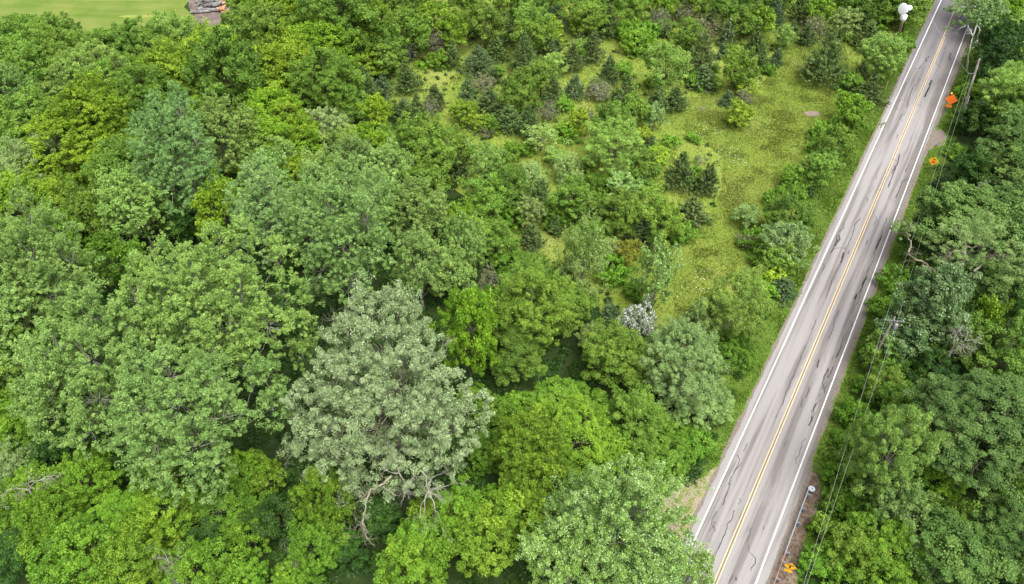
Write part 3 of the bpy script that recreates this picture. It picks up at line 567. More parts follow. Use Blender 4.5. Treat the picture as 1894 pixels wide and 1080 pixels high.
def dead_tree(px, py, ztop, h, label, seed, lean=(0, 0), r=.11, spread=.7, depth=3, mat='dead'):
    rng = np.random.default_rng(seed); q = P(px, py, ztop - h * .3); e = empty('dead_tree', (q.x, q.y, 0)); mb = MB()
    z0 = max(0, ztop - h); mb.tube([(0, 0, -.1), (lean[0] * .3, lean[1] * .3, z0)], [r * 1.8, r * 1.2], 6)
    for k in range(3): dead_twigs(mb, rng, (lean[0] * .3, lean[1] * .3, z0 - k * .1), (lean[0] / h + rng.normal(0, .35), lean[1] / h + rng.normal(0, .35), 1), h * rng.uniform(.32, .46), r * .6, depth, spread=spread)
    mb.build('trunk', BK[mat], e); tag(e, label, 'tree'); PLANTS.append([e, 'dead', q.x, q.y, 1.0, 2.0, ztop - 1]); return e
def hero(sp, cx, cy, zc, Rpx, lobes, label, seed, extra=(), fork=None, flat_depth=.75):
    S = K[sp]; rng = np.random.default_rng(seed); C = np.array(P(cx, cy, zc)); dep = (C - np.array([0, 0, CAM_H])) @ _F; m = dep / PF
    base = np.array([C[0], C[1], 0]); LB = []
    for x, y, wd in lobes:
        u, v = (x - cx) * m, -(y - cy) * m; R = Rpx * m; lr = wd * m / 2 * (.84 if sp == 'wi' else .98); ww = math.sqrt(max(0, R * R - u * u - v * v)) * flat_depth - lr * .5
        q = C + np.array([1, 0, 0]) * u + _U * v - _F * ww; q[2] = max(q[2], lr * .8 + .6); LB.append((q - C, lr))
    LB.append((np.array([0, 0, 0.]), Rpx * m * .45))
    R = Rpx * m; p, o, rc = leaf_clumps(rng, LB, R, R * 1.2, S, 1.0); V, ti = leaf_cloud(rng, p, o, rc, S, 1.0)
    e = empty(S.name, base.tolist()); c_ = link('crown', npmesh('crown', V + np.array([0, 0, C[2]]), ti, LM[S.leaf]), e)
    if sp in ('el', 'bi'): S.twigs = 0
    tr = limb_mesh(rng, -C[2] - .1, R * .8, R * .5, LB, p, S, 'trunk', sp in ('el', 'bi')); nv = len(tr.vertices); co = np.empty(nv * 3, np.float32); tr.vertices.foreach_get('co', co); co = co.reshape(-1, 3); co[:, 2] += C[2]; tr.vertices.foreach_set('co', co.reshape(-1)); (link('trunk', tr, e) if nv else bpy.data.meshes.remove(tr))
    extra = list(extra[:-1]) + [(extra[-1][0], extra[-1][1], [c]) for c in extra[-1][2]] if sp == 'wi' else extra
    for nm, mt, chains in extra:
        mb = MB()
        for r_, ch in chains:
            pts = [np.array(P(*q)) - base for q in ch]; n = len(pts)
            fine = []
            for i in range(n - 1):
                for k in range(3): fine.append(pts[i] + (pts[i + 1] - pts[i]) * k / 3 + rng.normal(0, .07, 3))
            fine.append(pts[-1]); nf = len(fine); mb.tube(fine, [(r_ * .62 if sp == 'wi' else r_) * (1 - .7 * i / (nf - 1)) for i in range(nf)], 6)
            for k in range(2 if r_ < .1 else 4):
                i = rng.integers(nf // 2, nf); dead_twigs(mb, rng, fine[i], unit(fine[i] - fine[max(0, i - 2)] + rng.normal(0, .3, 3)), rng.uniform(.8, 2.0), r_ * .22, 2, spread=.8)
        mb.build(nm, BK[mt], e, True)
    if sp == 'bi': c_.color = (.92, .92, 1.25, 1)
    tag(e, label, 'tree'); PLANTS.append([e, sp, base[0], base[1], R * .85, R, zc]); return e
def zz(ox, oy, s, pts, z0, z1):
    n = len(pts); return [(ox + x / s, oy + y / s, z0 + (z1 - z0) * i / (n - 1)) for i, (x, y) in enumerate(pts)]
W_ = (540, 540, 2.347)
hero('wi', 725, 735, 10.0, 188, [(700, 585, 85), (745, 590, 90), (665, 640, 95), (720, 640, 110), (775, 625, 75), (640, 690, 85), (690, 700, 110), (760, 690, 120), (800, 640, 55), (830, 720, 95), (870, 745, 80), (600, 740, 85), (650, 760, 110), (720, 770, 130), (790, 775, 110), (850, 790, 80), (590, 800, 75), (640, 830, 100), (700, 845, 110), (770, 840, 95), (820, 830, 70), (620, 870, 75), (670, 900, 75), (700, 925, 60), (690, 960, 50)],
     'huge silver-grey willow with bare dead limbs hanging from its front', 71, extra=[
    ('dead_branch', 'tan', [(.20, zz(*W_, [(430, 800), (380, 840), (335, 870), (318, 920), (312, 960), (305, 1000), (315, 1030), (325, 1075)], 11, 6)), (.10, zz(*W_, [(335, 870), (310, 890), (280, 930)], 10, 8)), (.07, zz(*W_, [(308, 1005), (285, 1015), (262, 1035)], 7, 6.5)), (.08, zz(*W_, [(312, 1010), (330, 1045), (300, 1060)], 7, 6))]),
    ('dead_branch', 'dead', [(.12, zz(*W_, [(450, 690), (455, 740), (465, 790), (500, 830), (490, 890)], 12, 9)), (.08, zz(*W_, [(465, 790), (420, 780), (395, 770)], 11, 10.5)), (.08, zz(*W_, [(500, 840), (530, 800), (545, 770)], 11, 11.5)), (.08, zz(*W_, [(395, 845), (440, 885), (470, 880)], 10, 9)), (.07, zz(*W_, [(455, 740), (440, 700), (450, 680)], 12, 13))]),
    ('dead_branch', 'dead', [(.15, zz(*W_, [(560, 765), (580, 800), (598, 860)], 11.5, 10)), (.09, zz(*W_, [(598, 860), (560, 920), (548, 1000)], 10, 8)), (.09, zz(*W_, [(598, 870), (620, 930), (640, 975)], 10, 8.5)), (.07, zz(*W_, [(590, 865), (625, 880), (655, 905)], 10, 9.5)), (.07, zz(*W_, [(600, 855), (650, 850), (715, 812)], 10, 11)), (.07, zz(*W_, [(590, 850), (610, 800), (650, 790)], 10, 11)), (.06, zz(*W_, [(580, 890), (575, 940), (585, 975)], 10, 8.5))]),
    ('dead_branch', 'dead', [(.11, zz(*W_, [(585, 335), (620, 290), (650, 245)], 13, 15)), (.09, zz(*W_, [(70, 630), (30, 680), (5, 690)], 10, 10)), (.12, zz(*W_, [(40, 570), (0, 548), (-25, 545)], 11, 11))])])
E_ = (1420, 360, 3.0)
hero('el', 1775, 455, 12.0, 105, [(1773, 432, 56), (1673, 427, 34), (1730, 473, 40), (1830, 463, 36), (1877, 473, 34), (1853, 500, 40), (1800, 440, 36)],
     'half-bare tree with twisting tan limbs and sparse pale leaf tufts', 72, extra=[
    ('trunk', 'tan', [(.28, zz(*E_, [(1075, 490), (1075, 430), (1082, 370), (1085, 330)], 7, 12)), (.20, zz(*E_, [(1085, 335), (1070, 315), (1035, 312), (1000, 345)], 12, 13)), (.20, zz(*E_, [(1085, 335), (1105, 290), (1085, 265), (1058, 240)], 12, 14)), (.12, zz(*E_, [(1105, 290), (1140, 290), (1165, 280)], 12.5, 13)), (.22, zz(*E_, [(1085, 475), (1130, 440), (1190, 380), (1215, 350), (1275, 335)], 8, 13)), (.20, zz(*E_, [(940, 430), (890, 400), (855, 372), (810, 350), (775, 325)], 9, 11)), (.13, zz(*E_, [(775, 325), (795, 290), (785, 240), (765, 205)], 11, 13)), (.10, zz(*E_, [(1035, 312), (1010, 330), (985, 350)], 13, 12.5))])])
B_ = (1640, 0, 5.4)
hero('bi', 1806, 22, 17.0, 42, [(1790, 5, 30), (1815, 12, 32), (1778, 28, 26), (1826, 30, 28), (1806, 34, 30), (1800, -14, 34), (1772, 48, 18), (1765, 10, 20), (1838, 12, 22), (1798, 20, 28), (1818, 48, 18)],
     'tall white-barked tree with a forked trunk leaning over the road', 73, extra=[
    ('trunk', 'white', [(.19, [(1787, 137, 0), (1791, 102, 5), (1799, 68, 10)]), (.13, [(1799, 68, 10), (1791, 52, 12.5), (1792, 28, 15), (1794, 0, 18)]), (.14, [(1799, 68, 10), (1805, 50, 12), (1811, 33, 14), (1818, 10, 17)]), (.06, [(1791, 45, 13), (1780, 50, 13.5), (1772, 56, 13.5)]), (.06, [(1807, 46, 12.5), (1813, 55, 12.5), (1811, 62, 12)]), (.06, [(1811, 33, 14), (1825, 25, 15.5), (1832, 15, 16.5)])])])

POP = [
 (175, 690, 12.5, 122, [(190, 590, 70), (250, 610, 70), (150, 640, 70), (210, 660, 80), (280, 670, 70), (110, 680, 60), (150, 710, 75), (220, 730, 80), (90, 740, 55), (130, 770, 70), (190, 790, 75), (250, 790, 70)], 'broad grey-green poplar in front of the edge poplar, above the bright yellow-green trees'),
 (415, 570, 14.0, 155, [(300, 520, 60), (360, 500, 60), (435, 470, 55), (470, 450, 45), (530, 485, 50), (550, 550, 55), (400, 520, 70), (290, 570, 70), (350, 560, 75), (420, 560, 80), (480, 540, 75), (320, 620, 75), (390, 610, 80), (460, 600, 80), (520, 600, 65), (560, 610, 50), (430, 650, 75), (500, 650, 70), (560, 660, 45)], 'huge grey-green poplar with many pointed tops, behind and beside the silver-grey willow'),
 (370, 765, 11.5, 135, [(280, 690, 60), (350, 690, 75), (420, 700, 75), (490, 705, 65), (300, 745, 75), (370, 745, 80), (440, 760, 75), (505, 760, 55), (270, 800, 60), (330, 805, 80), (400, 810, 75), (300, 850, 60), (360, 865, 70), (420, 850, 55), (390, 895, 45)], 'grey-green poplar with drooping lower boughs, in front of the huge many-topped poplar'),
 (80, 515, 13.0, 145, [(100, 415, 60), (150, 440, 60), (40, 440, 60), (60, 480, 75), (120, 480, 75), (175, 490, 60), (15, 510, 60), (80, 530, 80), (150, 540, 70), (192, 540, 40), (30, 570, 70), (100, 590, 80), (160, 605, 60), (55, 640, 70), (10, 650, 60), (115, 650, 60)], 'big grey-green poplar with a ragged broad top, at the dark gap in the woods'),
 (645, 435, 12.0, 118, [(600, 355, 50), (650, 345, 55), (705, 370, 55), (575, 400, 55), (630, 400, 65), (692, 420, 60), (600, 450, 60), (650, 460, 70), (712, 465, 50), (610, 505, 55), (660, 525, 60), (585, 540, 40)], 'big grey-green poplar right behind the silver-grey willow, largest of the far poplars'),
 (342, 295, 11.0, 100, [(340, 200, 40), (318, 230, 50), (362, 240, 50), (298, 270, 50), (340, 270, 60), (388, 280, 45), (310, 310, 55), (360, 320, 60), (402, 320, 35), (290, 345, 45), (340, 360, 60), (382, 360, 45), (360, 395, 40)], 'tall blue-green poplar rising alone from the yellow-green woods'),
 (490, 400, 11.0, 76, [(490, 325, 35), (472, 350, 40), (512, 358, 40), (458, 385, 40), (495, 390, 45), (527, 395, 35), (473, 425, 45), (517, 430, 40), (490, 465, 45)], 'slim pale grey poplar with a visible white trunk, between two big poplars'),
]
for i_, (cx_, cy_, zc_, R_, lb_, lab_) in enumerate(POP):
    e_ = hero('cw', cx_, cy_, zc_, R_, lb_, lab_, 200 + i_, flat_depth=.85); e_['group'] = 'grey-green poplars'
    for ch_ in e_.children:
        if ch_.name.startswith('crown'): ch_.color = [(1.0, 1.0, 1.0, 1), (1.08, 1.06, .95, 1), (.95, .97, 1.05, 1), (.98, .97, .95, 1), (.95, .98, 1.08, 1), (.86, .95, 1.15, 1), (1.05, 1.05, 1.35, 1)][i_]
e_ = hero('sp', 1150, 960, 9.0, 120, [(1150, 870, 50), (1195, 880, 45), (1110, 885, 50), (1215, 915, 55), (1160, 920, 65), (1105, 925, 60), (1060, 940, 50), (1225, 960, 50), (1185, 970, 65), (1130, 975, 70), (1080, 985, 60), (1215, 1010, 55), (1160, 1020, 65), (1100, 1035, 65), (1240, 1045, 45), (1190, 1060, 60), (1140, 1075, 60)], 'large white-flecked poplar crown beside the gravel pullout, its many shoots upright', 220, flat_depth=.85); e_['group'] = 'white-flecked poplars'

CAT = '''
mg 53 72 62; mg 108 76 70; mg 20 98 88; mg 83 112 95; mg 20 133 80; mg 117 117 100; mg 50 155 95; mg 140 140 85; cw 20 195 90; mg 57 240 100
mg 250 96 80; mg 280 104 72; lo 322 84 90; lo 378 90 74; mg 207 112 80; mg 355 100 64; bs 300 122 45; mg 322 112 70; mg 476 28 82; mg 450 76 80; hs 200 82 55 40
bx 400 114 105; bx 320 155 110; mg 420 145 110 135; mg 462 165 85; lo 173 152 115; mg 193 182 90; lo 117 202 135 95; mg 150 210 65; mg 240 150 70
ao 57 320 105; ao 107 350 65; mg 15 280 70; bx 183 228 125; bx 128 275 150 115; ye 217 284 85 60; bx 187 312 75; mg 267 196 115; mg 257 240 85; bx 247 158 70
bx 390 205 95 80;  mg 240 335 115; cw 420 262 115; mg 262 300 80; hs 160 350 75 70; mg 457 315 65; cw 365 215 60
bx 508 18 105; mg 490 70 95; bx 535 50 85; mg 622 27 130; mg 605 62 85; bx 678 50 75 85; mg 768 10 85; bx 598 94 95; mg 665 92 55; mg 705 78 75; mg 758 54 85
bx 528 100 80; mg 490 135 85; bx 542 140 105; mg 605 158 115; ye 672 127 60 55; mg 718 108 60; br 758 92 50; br 808 78 60; bx 798 37 75; bx 838 57 65; ce 838 97 40 62; hs 812 112 50; bs 885 107 85 75; ce 918 86 62 60; mg 898 42 75; ce 935 50 60
bs 708 157 50 55; ce 752 140 70 70; ce 675 160 60; ce 805 174 52 58; ce 748 202 80 70; bx 695 208 50 55; mg 648 197 65; ce 772 193 50; br 795 200 45; ye 858 210 52 50; ce 908 180 80 70; br 892 153 60 40; bs 865 162 45; ce 942 213 75 70; hs 905 232 50; ye 892 225 25
bx 502 213 95; bx 535 243 85; bx 495 267 95; bx 557 268 65; ao 598 238 78 72; mg 632 200 65; cw 515 300 70; bx 682 268 58 65; mg 708 262 60; ce 730 263 35 50; lo 642 268 65; hs 700 290 60
mg 785 285 110 120; mg 838 270 85; lo 898 302 90 100; ce 845 300 65; cw 497 335 85; bx 548 330 70; cw 598 337 85; cw 660 318 100; cw 715 335 105 120; mg 780 345 90
bs 1027 27 75 60; mg 980 40 75; mg 987 67 75; ye 1017 58 45; mg 1090 33 65; ye 1080 50 40 30; ce 1127 37 60; hs 1163 60 65; hs 1180 78 75; hs 1200 60 55; br 1217 40 60; mg 1167 15 60; bx 1223 12 55; br 1263 22 55; br 1303 50 75 45; ce 1317 36 50 60; bs 1347 57 42 60; mg 1373 42 50; ce 1397 77 58 72; bx 1407 37 50; mg 1270 62 60; ce 1280 80 50; mg 1340 15 55; mg 1120 8 60; mg 1060 10 60
ce 1097 82 62 72; hs 1073 97 48; ce 1060 102 55; ce 1013 88 60; ce 970 94 80; lo 1030 113 60 40; ce 1127 128 55 62; hs 1153 133 45; mg 1000 140 65; mg 963 167 75; ce 1023 163 60; bs 1063 157 55; br 1107 167 70 45; ce 1160 163 62; ce 1147 193 55; br 1013 207 55; ce 977 218 65; hs 1040 195 45
lo 1230 122 92 105; ce 1250 178 62 60; ce 1217 182 55; ce 1300 92 75; bs 1303 138 72 60; mg 1360 122 68 82; hs 1320 158 28; ce 1275 115 50; hs 1287 150 45
mg 1130 228 85 100; lo 1137 275 102 95; ye 1067 226 48 52; hs 1050 247 55; sp 1000 253 70 50; ao 1210 217 40 50; ce 1207 260 36 30; mg 1180 207 40 55; hs 1243 262 40 30; ye 1367 214 40 46; bs 1347 180 32 34; br 1378 182 34 36; ye 1381 164 32 26; ye 1192 250 25
ce 1260 310 80 95; ce 1310 325 58 78; hs 1285 330 60; br 1297 296 28 24; mg 1193 307 65; hs 1093 337 60; sp 1150 345 62 50; ao 1050 310 62; ao 980 327 65; ye 1222 290 50 30; lo 1030 290 40; hs 1190 340 60; hs 950 280 55; mg 940 310 60
bs 1433 18 60; ce 1530 104 80 90; ce 1483 10 40; bx 1517 20 42; br 1505 58 40; ce 1493 62 32 36; ao 1560 44 42; ce 1600 36 34; ce 1607 64 48 46; bs 1438 104 30 36; lo 1450 68 35; hs 1630 22 55; hs 1668 84 34; mg 1682 18 50 46; hs 1620 42 40; lo 1630 102 78 70; ce 1590 133 28 36; hs 1575 160 40; ce 1612 165 52 50; bx 1583 197 46 44; bx 1580 225 46; mg 1557 263 52; hs 1527 245 40; hs 1520 275 35; mg 1520 312 66 60; hs 1477 333 62 50; ce 1525 283 25 26; mg 1540 290 42; hs 1560 235 40; hs 1420 130 30 24; ce 1410 110 40; mg 1590 20 40
bx 1850 30 62; lo 1883 67 65; dk 1852 80 66; lo 1880 105 55; dk 1848 122 62; lo 1867 157 70; lo 1856 182 74; mg 1887 207 70; oa 1885 247 80; oa 1868 285 85; hs 1793 180 44; hs 1796 158 36; hs 1812 215 42; hs 1783 210 30; oa 1880 330 90; oa 1770 400 125 105; oa 1835 385 85; oa 1885 395 80; oa 1880 440 80; dk 1727 438 75; dk 1800 330 70; oa 1820 430 75; dk 1780 520 70; mg 1830 20 45; hs 1765 285 25 20
mg 1470 397 78 72; ao 1462 453 90 85; ye 1433 507 42 42; bs 1457 528 60 44; hs 1405 445 55; hs 1420 480 50; mg 1440 475 55; hs 1410 540 60; br 1380 447 32 28; hs 1480 360 40; hs 1445 370 45; ao 1380 400 40
os 1732 560 110 125; os 1697 608 90; os 1664 636 72; mg 1640 655 58; os 1660 606 50; oa 1843 548 95; bx 1820 602 45 80; mg 1860 665 120; mg 1775 645 90; ye 1690 705 45; hs 1633 573 40; hs 1653 520 48; hs 1627 677 50; hs 1605 720 50; mg 1640 720 55; dk 1760 590 80; dk 1890 610 90; hs 1690 470 40; dk 1720 690 70; hs 1668 560 40
hs 1637 745 70; hs 1582 772 60; hs 1600 825 60; lo 1640 850 128 165; bx 1727 893 78; cw 1660 947 95; bx 1640 1022 130 115; oa 1800 790 205 180; oa 1878 780 150; mg 1672 762 70; oa 1763 1030 115; oa 1868 1000 120; mg 1885 920 70; hs 1570 870 48; hs 1552 930 55; hs 1585 950 70; hs 1530 985 52; hs 1510 1040 55; hs 1550 1050 75; mg 1585 1020 70;  hs 1560 820 40; hs 1545 880 40
bx 33 397 115; bx 100 388 90; bx 120 440 80;  cw 25 600 190; mg 40 680 140; bx 217 487 85 90; mg 165 400 70 100; cw 253 390 115; dk 333 410 105; bx 417 402 90 110
 cw 560 405 95;  cw 700 395 110; cw 775 400 110 130; bx 858 417 72 75; cw 860 463 80 120; cw 778 500 95 130; cw 840 512 90; br 905 527 44 54; bx 868 630 95 150; mg 930 600 75; hs 942 493 70; mg 915 450 70; hs 900 560 60; mg 960 540 70
sp 1077 495 86 140; mg 993 515 75; gd 1162 472 48 62; ao 1130 468 48; sp 1215 520 68 120; hs 1135 505 60; mg 993 587 130 150; mg 960 660 90; mg 1057 575 70; wf 1172 612 66 100; ao 1262 680 150 150; ao 1300 600 70 90; ao 1215 640 70; lo 1362 575 104 128; hs 1350 655 85; mg 1130 660 100; ao 1100 630 50; mg 1190 672 80; ao 1290 745 110 90; 
ce 1093 397 72 75; mg 1143 395 75; ce 983 437 48 55; bs 1190 427 62 60; mg 1225 415 72; ce 1280 387 70 58; hs 1258 435 50; ao 983 395 55; hs 1033 400 65; hs 1095 440 70; mg 1060 370 70; hs 1130 340 55; ce 1000 360 60; hs 950 400 70; mg 1200 380 60; ; mg 900 370 80; mg 940 350 70; bs 1160 395 40; hs 1180 540 50
bx 598 933 105 130; bx 590 1005 115; bx 495 880 60; bx 808 960 100; bx 758 1055 135; bx 775 1010 100; bx 840 955 130; bx 895 995 140; bx 925 935 90; dk 525 955 130; dk 640 1010 100; hs 925 770 75; hs 902 845 85; hs 960 755 50; dk 700 960 110; dk 560 880 70; hs 880 740 60
sp 1060 960 120; sp 1060 1030 160; sp 1180 1040 135; sp 1275 1062 74; bx 1050 815 170 110; bx 985 830 135; bx 1000 905 125; bx 1115 840 75; bx 965 945 110; hs 1050 765 150 120; hs 1110 775 80; hs 1233 850 100 80; hs 1180 832 80 65; hs 1290 825 50; hs 1250 800 70 55; mg 1180 775 90; hs 1200 875 70 50
bx 33 747 110; bx 30 812 85; ao 20 865 80; bx 67 910 95; bx 30 940 90; bx 167 885 115; bx 95 962 115; dk 33 1022 110; bx 235 965 150 120; bx 310 950 120; bx 400 935 145 110; bx 150 1040 145; bx 240 1040 130; bx 367 1062 125; bx 467 993 80; bx 450 870 80; bx 300 880 70; dk 383 1005 110; dk 93 832 100; bx 455 1065 70; dk 230 860 90; bx 480 945 50; bx 325 1040 60; bx 540 1070 70
mg 1894 140 60; mg 870 -8 90; mg 940 0 80; mg 700 -8 80; bx 760 -20 80; mg 1000 -5 70; ce 1090 -8 60; mg 1180 -12 60; bx 1260 -8 60; mg 1400 0 60; bs 1370 -12 50; mg 1440 -15 60; hs 1560 -5 50; mg 1620 -10 60; mg 1680 -12 60; mg 1840 -15 70; dk 1890 -5 70; mg 560 -12 90;  mg 1300 -2 60
'''
for sp, v in rows(CAT):
    CUR[0] = (sp, int(v[0]), int(v[1])); f = .76 if (700 < v[0] < 1450 and v[1] < 345 and v[2] < 95 and sp not in ('ye', 'gd')) else (.62 if sp == 'dk' and v[0] < 800 else (.84 if sp == 'bx' and v[0] < 950 and v[1] > 720 else 1.0))
    if v[0] > 1400 and 190 < v[1] < 560 and v[0] < 1620: v[0] -= 7; f = .92
    e_ = plant(sp, v[0], v[1] + (v[2] * .05 if f < 1 else 0), v[2] * f, v[3] * f if len(v) > 3 else None)
    if sp == 'bx' and (v[1] < 420 and v[0] < 720 or v[0] == 868):
        for c_ in e_.children:
            if c_.name.startswith('crown'): k_ = c_.color; c_.color = (1.22, 1.2, .95, 1) if v[0] == 868 else (k_[0] * 1.30, k_[1] * 1.14, k_[2] * .95, 1)

# understorey and thicket: smaller plants wherever the survey above left a hole
def free(x, y, r, k=.62):
    for q in PLANTS:
        if (q[2] - x) ** 2 + (q[3] - y) ** 2 < (k * (q[4] + r)) ** 2: return False
    return True
frnd = random.Random(8)
def fill(n, bounds, ok, mix, tries=6000):
    c = 0
    for _ in range(tries):
        x, y = frnd.uniform(*bounds[0]), frnd.uniform(*bounds[1])
        if not ok(x, y): continue
        sp, ra, rb = frnd.choice(mix); r = frnd.uniform(ra, rb)
        if not free(x, y, r): continue
        qx, qy = proj(x, y, r)
        if not (-40 < qx < PW + 40 and -70 < qy < PH + 60) or (qx < 620 and qy < 135): continue
        place(sp, x, y, r, r * K[sp].asp * frnd.uniform(.85, 1.15), dark=frnd.uniform(.8, 1.0)); c += 1
        if c >= n: return
def ok_thick(x, y):
    tt = x * NR.x + y * NR.y - RC
    return tt < -9 and inpoly(x, y, W_MZ) and not inpoly(x, y, W_OPEN) and not any(inpoly(x, y, g) for g in W_GL)
W_GL = [[(q.x, q.y) for q in poly_w(g, 0)] for g in GLADES]
def ok_woods(x, y):
    tt = x * NR.x + y * NR.y - RC
    return tt < -9 and not any(inpoly(x, y, g) for g in (W_MZ, W_LAWN, W_YARD, W_PULL))
def ok_right(x, y):
    tt = x * NR.x + y * NR.y - RC; return tt > 9
fill(130, ((-30, 95), (50, 185)), ok_thick, [('ce', .8, 1.5), ('ce', .7, 1.3), ('hs', .7, 1.3), ('hs', .7, 1.2), ('hs', .7, 1.2), ('br', .7, 1.1), ('bs', .8, 1.2), ('ao', .8, 1.2)])
fill(12, ((-120, 60), (28, 178)), ok_woods, [('dk', 1.6, 2.4)])
fill(14, ((20, 125), (28, 178)), ok_right, [('dk', 2.0, 3.2), ('mg', 2.0, 3.0), ('hs', 1.2, 1.8)])
print('PLANTS', len(PLANTS), 'meshes', len(CACHE), 'leaves', sum(len(c[0].polygons) for c in CACHE.values()))

# ------------------------------------------------------------------ signs, poles, wires, guardrail, wood yard
M_POST = simple('green_steel', (.10, .13, .10), .6, .3); M_GALV = simple('galvanised_steel', (.36, .39, .45), .42, .6, .2, 3)
M_RUST = simple('rusty_steel', (.26, .13, .085), .8, .1, .35, 4); M_YS = simple('yellow_sign_face', (.62, .34, .012), .5, var=.06); M_OS = simple('orange_sign_face', (.68, .14, .012), .5, var=.06)
M_OL = simple('orange_sign_lettering', (.55, .11, .01), .5, var=.05)
M_BLK = simple('black_print', (.012, .012, .012), .5); M_RED = simple('red_print', (.62, .035, .02), .5); M_WHT = simple('white_print', (.75, .75, .73), .5)
M_POLE = barkmat('weathered_pole', (.06, .05, .04), (.13, .115, .095), 2.0); M_RPOLE = barkmat('reddish_pole', (.20, .12, .08), (.33, .23, .17), 2.0)
M_SIREN = simple('white_enamel', (.55, .56, .57), .4, var=.05); M_CAN = simple('grey_can', (.13, .135, .14), .45, .2); M_RCAN = simple('red_brown_cap', (.36, .10, .08), .6)
M_WIRE = simple('weathered_cable', (.20, .21, .19), .6); M_BLOCK = simple('dark_block', (.10, .11, .13), .8)
M_LAMP = simple('amber_lens', (.95, .50, .02), .3)
def diamond(s, c=(0, 0)): h = s / math.sqrt(2); return [(c[0], c[1] - h), (c[0] + h, c[1]), (c[0], c[1] + h), (c[0] - h, c[1])]
def rect(x0, x1, z0, z1): return [(x0, z0), (x1, z0), (x1, z1), (x0, z1)]
def rrect(x0, x1, z0, z1, r):
    out = []
    for cx, cz, a0 in ((x1 - r, z0 + r, -90), (x1 - r, z1 - r, 0), (x0 + r, z1 - r, 90), (x0 + r, z0 + r, 180)):
        for k in range(5): a = math.radians(a0 + k * 22.5); out.append((cx + r * math.cos(a), cz + r * math.sin(a)))
    return out
def part(name, polys, y0, y1, mat, par):
    mb = MB()
    for pl in polys: mb.prism(pl, y0, y1)
    return mb.build(name, mat, par)
def post(par, h, mat=M_POST, wd=.07):
    mb = MB(); mb.box((0, .03, h / 2 - .1), (wd, .02, h + .2)); mb.box((-wd / 2, .05, h / 2 - .1), (.014, .05, h + .2)); mb.box((wd / 2, .05, h / 2 - .1), (.014, .05, h + .2)); return mb.build('post', mat, par)
def sign_at(px, py, z, name, label, tilt=0.0, turn=0.0):
    q = P(px, py, z); e = empty(name, (q.x, q.y, 0)); e.rotation_euler = (0, tilt, -RA + turn); return tag(e, label, 'road sign')
# side-road warning at the guardrail
e = sign_at(1461.5, 1048, 2.2, 'warning_sign', 'yellow diamond warning sign with a black T symbol and small plaque, beside the guardrail', turn=.1)
post(e, 2.7); f_ = part('sign_face', [diamond(.92, (0, 2.2))], -.012, .012, M_YS, e)
part('border', [[(a[0], a[1]), (b[0], b[1]), (b[0] * .95, (b[1] - 2.2) * .95 + 2.2), (a[0] * .95, (a[1] - 2.2) * .95 + 2.2)] for a, b in zip([(x * .93, (z - 2.2) * .93 + 2.2) for x, z in diamond(.92, (0, 2.2))], [(x * .93, (z - 2.2) * .93 + 2.2) for x, z in diamond(.92, (0, 2.2))][1:] + [(0, 2.2 - .92 / math.sqrt(2) * .93)])], -.018, -.0125, M_BLK, f_)
part('symbol', [rect(-.07, .07, 1.86, 2.37), rect(-.29, .29, 2.375, 2.50)], -.018, -.0125, M_BLK, f_)
part('plaque', [rrect(-.38, .38, 1.16, 1.54, .04)], -.012, .012, M_YS, e)
# stop ahead
e = sign_at(1727, 298, 2.4, 'warning_sign', 'yellow diamond sign with a red octagon under a black arrow, on the grass verge', turn=-.05)
post(e, 3.0); f_ = part('sign_face', [diamond(1.15, (0, 2.4))], -.012, .012, M_YS, e)
oc = [(.23 * math.cos(math.radians(22.5 + 45 * k)), 2.22 + .23 * math.sin(math.radians(22.5 + 45 * k))) for k in range(8)]
part('octagon', [oc], -.018, -.0125, M_RED, f_)
part('arrow', [rect(-.05, .05, 2.52, 2.66), [(-.17, 2.665), (.17, 2.665), (0, 2.92)]], -.018, -.0125, M_BLK, f_)
# temporary roadworks sign
e = sign_at(1760, 184, 2.5, 'roadworks_sign', 'orange diamond roadworks sign with an orange plate below and an amber lamp', turn=-.02)
post(e, 2.9, M_POST, .09); f_ = part('sign_face', [diamond(1.45, (0, 2.5))], -.012, .012, M_OS, e)
part('lettering', [rect(-.42, .42, 2.70, 2.80), rect(-.52, .52, 2.46, 2.56), rect(-.42, .42, 2.22, 2.32)], -.016, -.0125, M_OL, f_)
part('plate', [rrect(-.50, .50, .98, 1.44, .20)], -.012, .012, M_OS, e)
mb = MB(); mb.tube([(-.38, 0, 3.42), (-.38, 0, 3.52), (-.38, 0, 3.70)], [.06, .14, .12], 10); mb.build('lamp', M_LAMP, e)
# utility poles
def pole(px, py, ztop, basepx, name, label, mat, r=.16):
    top = P(px, py, ztop); b = P(*basepx); e = empty(name, (b.x, b.y, 0)); v = top - Vector((b.x, b.y, 0))
    mb = MB(); mb.tube([(0, 0, -.3), tuple(v * .5), tuple(v)], [r * 1.25, r * 1.1, r * .85], 10); mb.build('shaft', mat, e, True); tag(e, label, 'pole'); return e, v
p2t = P(1654, 588, 10.2); e = empty('utility_pole', (p2t.x - .25, p2t.y, 0)); tag(e, 'weathered utility pole with a crossarm and transformer can, among roadside oaks', 'pole')
mb = MB(); mb.tube([(0, 0, -.3), (.12, 0, 5), (.25, 0, 10.4)], [.16, .14, .11], 10); mb.build('shaft', M_POLE, e, True)
mb = MB(); mb.box((0, 0, 0), (2.3, .10, .12)); c_ = mb.build('crossarm', M_CAN, e); c_.location = (.25, -.16, 9.9); c_.rotation_euler = (0, 0, -.15)
for dx in (-.95, .0, .95):
    mb = MB(); mb.tube([(dx, 0, .06), (dx, 0, .2), (dx, 0, .26)], [.05, .06, .03], 8); mb.build('insulator', M_GALV, c_)
